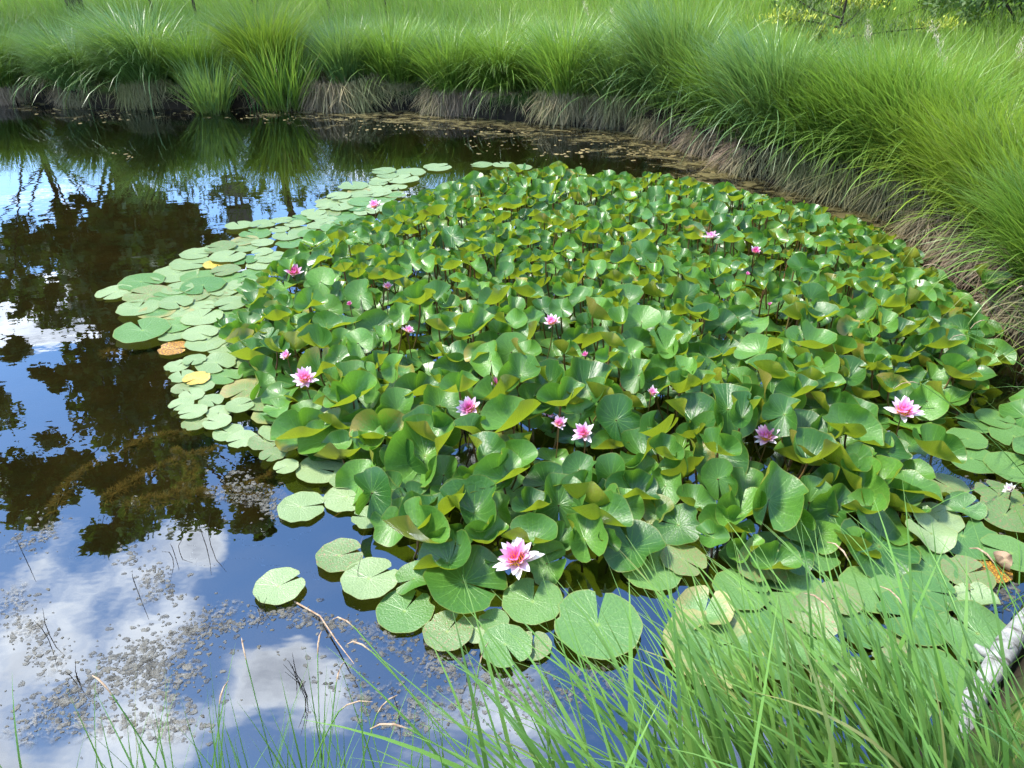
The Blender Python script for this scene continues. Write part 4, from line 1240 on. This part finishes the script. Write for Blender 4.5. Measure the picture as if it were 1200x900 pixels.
bA = np.array([-7.6, 14.3])
tree('broadleaf_tree', bA, 10.5, .15, lobes_from([(150, 300, 50), (200, 340, 60), (120, 360, 45), (250, 400, 60), (180, 430, 70), (300, 450, 60), (110, 470, 50), (240, 500, 70), (160, 530, 60), (320, 540, 60),
     (90, 560, 45), (210, 580, 50), (140, 600, 40), (280, 590, 45), (120, 620, 22), (300, 610, 20), (180, 400, 50), (60, 540, 30), (330, 480, 40), (280, 350, 40), (215, 300, 30), (150, 260, 40), (190, 270, 44), (100, 275, 34), (230, 330, 44), (130, 330, 60), (170, 310, 60), (80, 420, 26), (210, 250, 24), (135, 240, 30), (160, 245, 30), (110, 300, 40), (190, 370, 60), (150, 470, 60), (280, 540, 50), (200, 550, 50), (130, 560, 40), (160, 225, 26), (185, 235, 26)], 16, bA),
     'tall dense broadleaf tree beyond the far bank mirrored darkest in the pond', 'tree', n_leaf=850, size=.10, seed=3)
bB = np.array([-11.6, 12.6])
tree('broadleaf_tree', bB, 9.5, .2, lobes_from([(30, 570, 30), (10, 540, 30), (-60, 560, 60), (-80, 480, 60), (-40, 430, 40), (45, 595, 16), (-120, 400, 70), (-90, 330, 50), (20, 400, 16)], 16, bB),
     'broadleaf tree overhanging the left end of the pond', 'tree', n_leaf=700, size=.10, seed=4)
bC = np.array([-9.6, 15.2])
tree('broadleaf_tree', bC, 4.2, .10, lobes_from([(40, 280, 34), (90, 262, 30), (10, 310, 36), (120, 250, 22), (70, 320, 40), (-40, 300, 50), (30, 345, 20), (140, 270, 26), (60, 350, 30), (20, 270, 30), (110, 290, 34), (150, 300, 34), (80, 235, 20), (180, 255, 24)], 18, bC),
     'low loose broadleaf tree under the tallest tree of the far side', 'tree', 'crown_light', n_leaf=480, size=.09, seed=5)
p = mirrored(338, 250, 18)
tree('birch_tree', p[:2], 10, .12, lobes_from([(330, 218, 14), (352, 214, 16), (300, 210, 12), (380, 216, 14), (400, 212, 14), (360, 300, 50), (420, 330, 60), (330, 330, 40), (440, 280, 50), (395, 380, 60), (250, 212, 10)], 18, p),
     'slender open tree with a bare straight trunk behind the far bank', 'tree', 'crown_light', n_leaf=80, size=.07, seed=6)
bE = np.array([1.5, 22.0])
tree('broadleaf_tree', bE, 7.0, .2, [(rr.gauss(0, 1.6), rr.gauss(0, 1.6), 2 + 4.5 * rr.random(), .9) for _ in range(16)], 'round broadleaf tree far behind the middle of the bank', 'tree', n_leaf=330, size=.10, seed=7)
# thin sprays of shrub that fringe the bank's reflection
for n, (px, lb) in enumerate([(225, 'thin willow shrub beside the timber tower'), (270, 'wispy willow shrub in front of the timber tower'), (410, 'thin willow shrub behind the far pads'), (470, 'thin willow shrub behind the broad tussocks')]):
    p = mirrored(px, 222, 15.5)
    tree('willow_shrub', p[:2], 2.9, .03, [(rr.gauss(0, .45), rr.gauss(0, .3), 1.6 + 1.2 * rr.random(), .42) for _ in range(7)], lb, 'shrub', 'crown_light', n_leaf=70, size=.045, seed=20 + n, group=None)

# timber tower seen in the reflection
p = mirrored(279, 240, 30)
tw = thing('timber_tower', (p[0], p[1], .3), 'slim grey timber lookout tower with two boarded boxes beyond the trees', 'tower', None, .25)
for sx in (-.05, .16):
    for sy in (0.0,):
        v, f = box((sx, sy, 3.9), (.09, .09, 8.0)); put('post', mesh_np('post', v, f, [M['timber']], smooth=False), parent=tw)
for z, hh in ((6.05, .62), (7.15, .85)):
    acc = Acc()
    for k in range(6):
        v, f = box((0, -.36, z - hh / 2 + hh * (k + .5) / 6), (.82, .03, hh / 6 * .94)); acc.add(v, f)
        v, f = box((0, .36, z - hh / 2 + hh * (k + .5) / 6), (.82, .03, hh / 6 * .94)); acc.add(v, f)
        v, f = box((-.40, 0, z - hh / 2 + hh * (k + .5) / 6), (.03, .68, hh / 6 * .94)); acc.add(v, f)
        v, f = box((.40, 0, z - hh / 2 + hh * (k + .5) / 6), (.03, .68, hh / 6 * .94)); acc.add(v, f)
    put('boarding', acc.mesh('boarding', [M['timber']], False), parent=tw)
v, f = box((0, 0, 7.95), (1.0, .9, .06)); put('roof', mesh_np('roof', v, f, [M['timber']], smooth=False), parent=tw)

# ------------------------------------------------------------------ young conifer, shrubs and plume in the meadow
p = at_depth(984, 30, 9.6)
gz = float(ground_z(p[0:1], p[1:2])[0])
cf = thing('young_conifer', (p[0], p[1], gz), 'young conifer with yellow-green branch tips in the meadow', 'conifer')
v, f = tube([(0, 0, 0), (.02, 0, .9), (-.02, 0, 1.6), (0, 0, 2.3)], [.016, .014, .010, .004], 7)
put('trunk', mesh_np('trunk', v, f, [M['bark']]), parent=cf)
g = np.random.default_rng(77)
H0 = p[2] - gz
BR = [(1.25, .12, H0 - .02, .0), (-.75, -.2, H0 + .10, .0), (.5, .6, H0 + .1, .1), (-.5, .5, H0 + .2, .1), (.15, -.25, H0 - .25, .05), (-.3, -.2, H0 - .12, .05), (.4, -.5, H0 + .55, .1), (-.35, -.3, H0 + .75, .1), (-.3, .2, H0 + 1.1, .1), (.3, .1, H0 + 1.2, .1)]
for n, (dx, dy, z, rise) in enumerate(BR):
    tip = np.array([dx, dy, z + rise]); mid = np.array([dx * .5, dy * .5, z - .05])
    v, f = tube([(0, 0, z - .12), mid, tip], [.014, .010, .004], 5)
    br = put('branch', mesh_np('branch', v, f, [M['bark']]), parent=cf)
    tt = .25 + .75 * g.random(330)
    bp = np.where(tt[:, None] < .5, np.array([0, 0, z - .12]) + (mid - np.array([0, 0, z - .12])) * (tt[:, None] * 2), mid + (tip - mid) * (tt[:, None] * 2 - 1)) + g.normal(0, .07, (330, 3))
    v, f, t, rn = blades(bp, g.random(330) * 6.28, R(60) * g.random(330) + .3, .2, .10, .014, 2, 1, 0, g.random(330))
    put('needle_spray', mesh_np('needle_spray', v, f, [M['conifer']]), parent=br)
    bp = tip + g.normal(0, 1, (200, 3)) * np.array([.20, .08, .04]); bp[:, 0] -= dx * .12 * g.random(200)
    v, f, t, rn = blades(bp, g.random(200) * 6.28, R(70) * g.random(200) + .1, .2, .06, .022, 2, 1, 0, g.random(200))
    put('needle_tip', mesh_np('needle_tip', v, f, [M['conifer_tip']]), parent=br)
for n, (px, y, lb, mt) in enumerate([(1150, 12.5, 'dark green shrub at the top right corner of the meadow', 'crown'), (1230, 11.0, 'broad green shrub behind the right meadow', 'crown_light'), (760, 19, 'dark shrub beyond the middle of the meadow', 'crown'), (440, 19.0, 'dark green shrub beyond the left meadow', 'crown'), (985, 13.2, 'dark shrub behind the young conifer', 'crown')]):
    p = at_depth(px, 5, y)
    tree('shrub', p[:2], 1.7, .05, [(rr.gauss(0, .6), rr.gauss(0, .4), .5 + 1.0 * rr.random(), .45) for _ in range(12)], lb, 'shrub', mt, n_leaf=260, size=.045, seed=40 + n)


def plume(px0, py0, px1, py1, y, lb, s=1.0):
    a, b = at_depth(px0, py0, y), at_depth(px1, py1, y - .15)
    gz = float(ground_z(a[0:1], a[1:2])[0])
    root = thing('grass_plume', (a[0], a[1], gz), lb, 'grass plume', None)
    o = np.array([a[0], a[1], gz])
    P = [np.zeros(3), (a - o) * .9, a - o, b - o]
    v, f = tube(P, [.004, .0035, .003, .001], 5)
    put('stem', mesh_np('stem', v, f, [M['plume']]), parent=root)
    g = np.random.default_rng(int(px0))
    t = g.random(190)
    bp = (a - o) + (b - a) * t[:, None] + g.normal(0, .022, (190, 3)) * s
    v, f, tt, rn = blades(bp, g.random(190) * 6.28, .3 + .7 * g.random(190), .5, .10 * s * (1.15 - .8 * t), .003, 3, 1, 0, g.random(190))
    put('plume', mesh_np('plume', v, f, [M['plume']]), parent=root)


plume(1114, 98, 1092, 28, 6.6, 'tall pale feathery grass plume above the bright right meadow')
plume(1018, 60, 1016, 26, 8.6, 'faint tan grass plume below the conifer branch', .7)
plume(1190, 80, 1200, 45, 6.8, 'tan grass plume at the right edge of the meadow', .7)
plume(725, 40, 715, 8, 11.5, 'small pale grass plume over the middle bank', .8)
plume(688, 20, 684, 2, 12, 'slender pale seed head over the broad tussocks', .6)

# ------------------------------------------------------------------ sky
world = bpy.data.worlds.new('World'); scene.world = world
world.use_nodes = True
t = NT(world.node_tree); t.n.clear()
SUN_AZ, SUN_EL = R(-74), R(61)         # azimuth from +y towards +x
sky = t.n.new('ShaderNodeTexSky'); sky.sky_type = 'NISHITA'; sky.sun_disc = False
sky.sun_elevation = SUN_EL; sky.sun_rotation = SUN_AZ; sky.air_density = 1.0; sky.dust_density = .6; sky.ozone_density = 2.5
D = t.node('ShaderNodeTexCoord').outputs['Generated']
sep = t.node('ShaderNodeSeparateXYZ', None, Vector=D)
zc = t.math('MAXIMUM', sep.outputs['Z'], .06)
uv = t.node('ShaderNodeCombineXYZ', None, X=t.math('DIVIDE', sep.outputs['X'], zc), Y=t.math('DIVIDE', sep.outputs['Y'], zc)).outputs[0]
n1 = t.noise(1.5, 9, .58, uv, .25)
n2 = t.noise(3.1, 6, .6, uv)
bias = None


def blob(px, py, ang, w):
    global bias
    d = mirror_dir(px, py); d = d / np.linalg.norm(d)
    dot = t.node('ShaderNodeVectorMath', {'operation': 'DISTANCE'}, _0=D)
    dot.inputs[1].default_value = tuple(d)
    v = t.rng(dot.outputs['Value'], 0.0, ang / 857.0, w, 0)
    bias = v if bias is None else t.math('ADD', bias, v)


for b in [(60, 690, 150, .135), (190, 670, 110, .13), (90, 790, 150, .10), (200, 850, 130, .09), (340, 800, 110, .17), (30, 390, 80, .26), (100, 350, 60, .22), (440, 830, 120, .08), (580, 840, 150, .10), (245, 640, 50, .14),
          (400, 655, 130, -.30), (300, 720, 60, -.18), (470, 720, 110, -.22), (700, 680, 170, -.30), (30, 470, 80, -.30), (235, 790, 55, -.16), (300, 880, 80, -.14), (5, 620, 50, -.20), (60, 850, 50, -.10), (120, 735, 40, -.06)]:
    blob(*b)
dens = t.math('ADD', n1, bias)
cover = t.rng(dens, .52, .64)
# cloud body: bright rim, greyer where thick
thick = t.rng(dens, .58, .85)
shade = t.rng(t.math('ADD', n2, t.math('MULTIPLY', thick, .35)), .42, .82)
ccol = t.mix(shade, (17.5, 17.5, 17.2), (7.2, 7.5, 8.2))
horizon = t.rng(sep.outputs['Z'], .0, .40, .75, 0)
skyc = t.mix(1.0, sky.outputs[0], (1.3, 1.68, 1.85), 'MULTIPLY')
skyc = t.mix(horizon, skyc, (8.5, 11.5, 14.5))
colr = t.mix(cover, skyc, ccol)
bg = t.node('ShaderNodeBackground', None, Color=colr, Strength=.1)
wo = t.n.new('ShaderNodeOutputWorld'); t.l.new(bg.outputs[0], wo.inputs[0])

sd = bpy.data.lights.new('sun', 'SUN'); sd.energy = 3.2; sd.angle = R(9); sd.color = (1, .95, .86)
so = bpy.data.objects.new('sun', sd); COL.objects.link(so)
dirn = Vector((math.sin(SUN_AZ) * math.cos(SUN_EL), math.cos(SUN_AZ) * math.cos(SUN_EL), math.sin(SUN_EL)))
so.rotation_euler = dirn.to_track_quat('Z', 'Y').to_euler()

# ------------------------------------------------------------------ render settings
vs = scene.view_settings
vs.view_transform = 'Standard'; vs.look = 'None'; vs.gamma = 1; vs.use_curve_mapping = False
vs.exposure = 1.65
scene.render.engine = 'CYCLES'
cy = scene.cycles
cy.max_bounces = 6; cy.diffuse_bounces = 3; cy.glossy_bounces = 3; cy.transmission_bounces = 4; cy.transparent_max_bounces = 8
cy.caustics_reflective = False; cy.caustics_refractive = False
cy.use_denoising = True
print('leaves', len(leaf_rows), 'pads', len(pads), 'solo', len(solo), 'mass', len(mass))
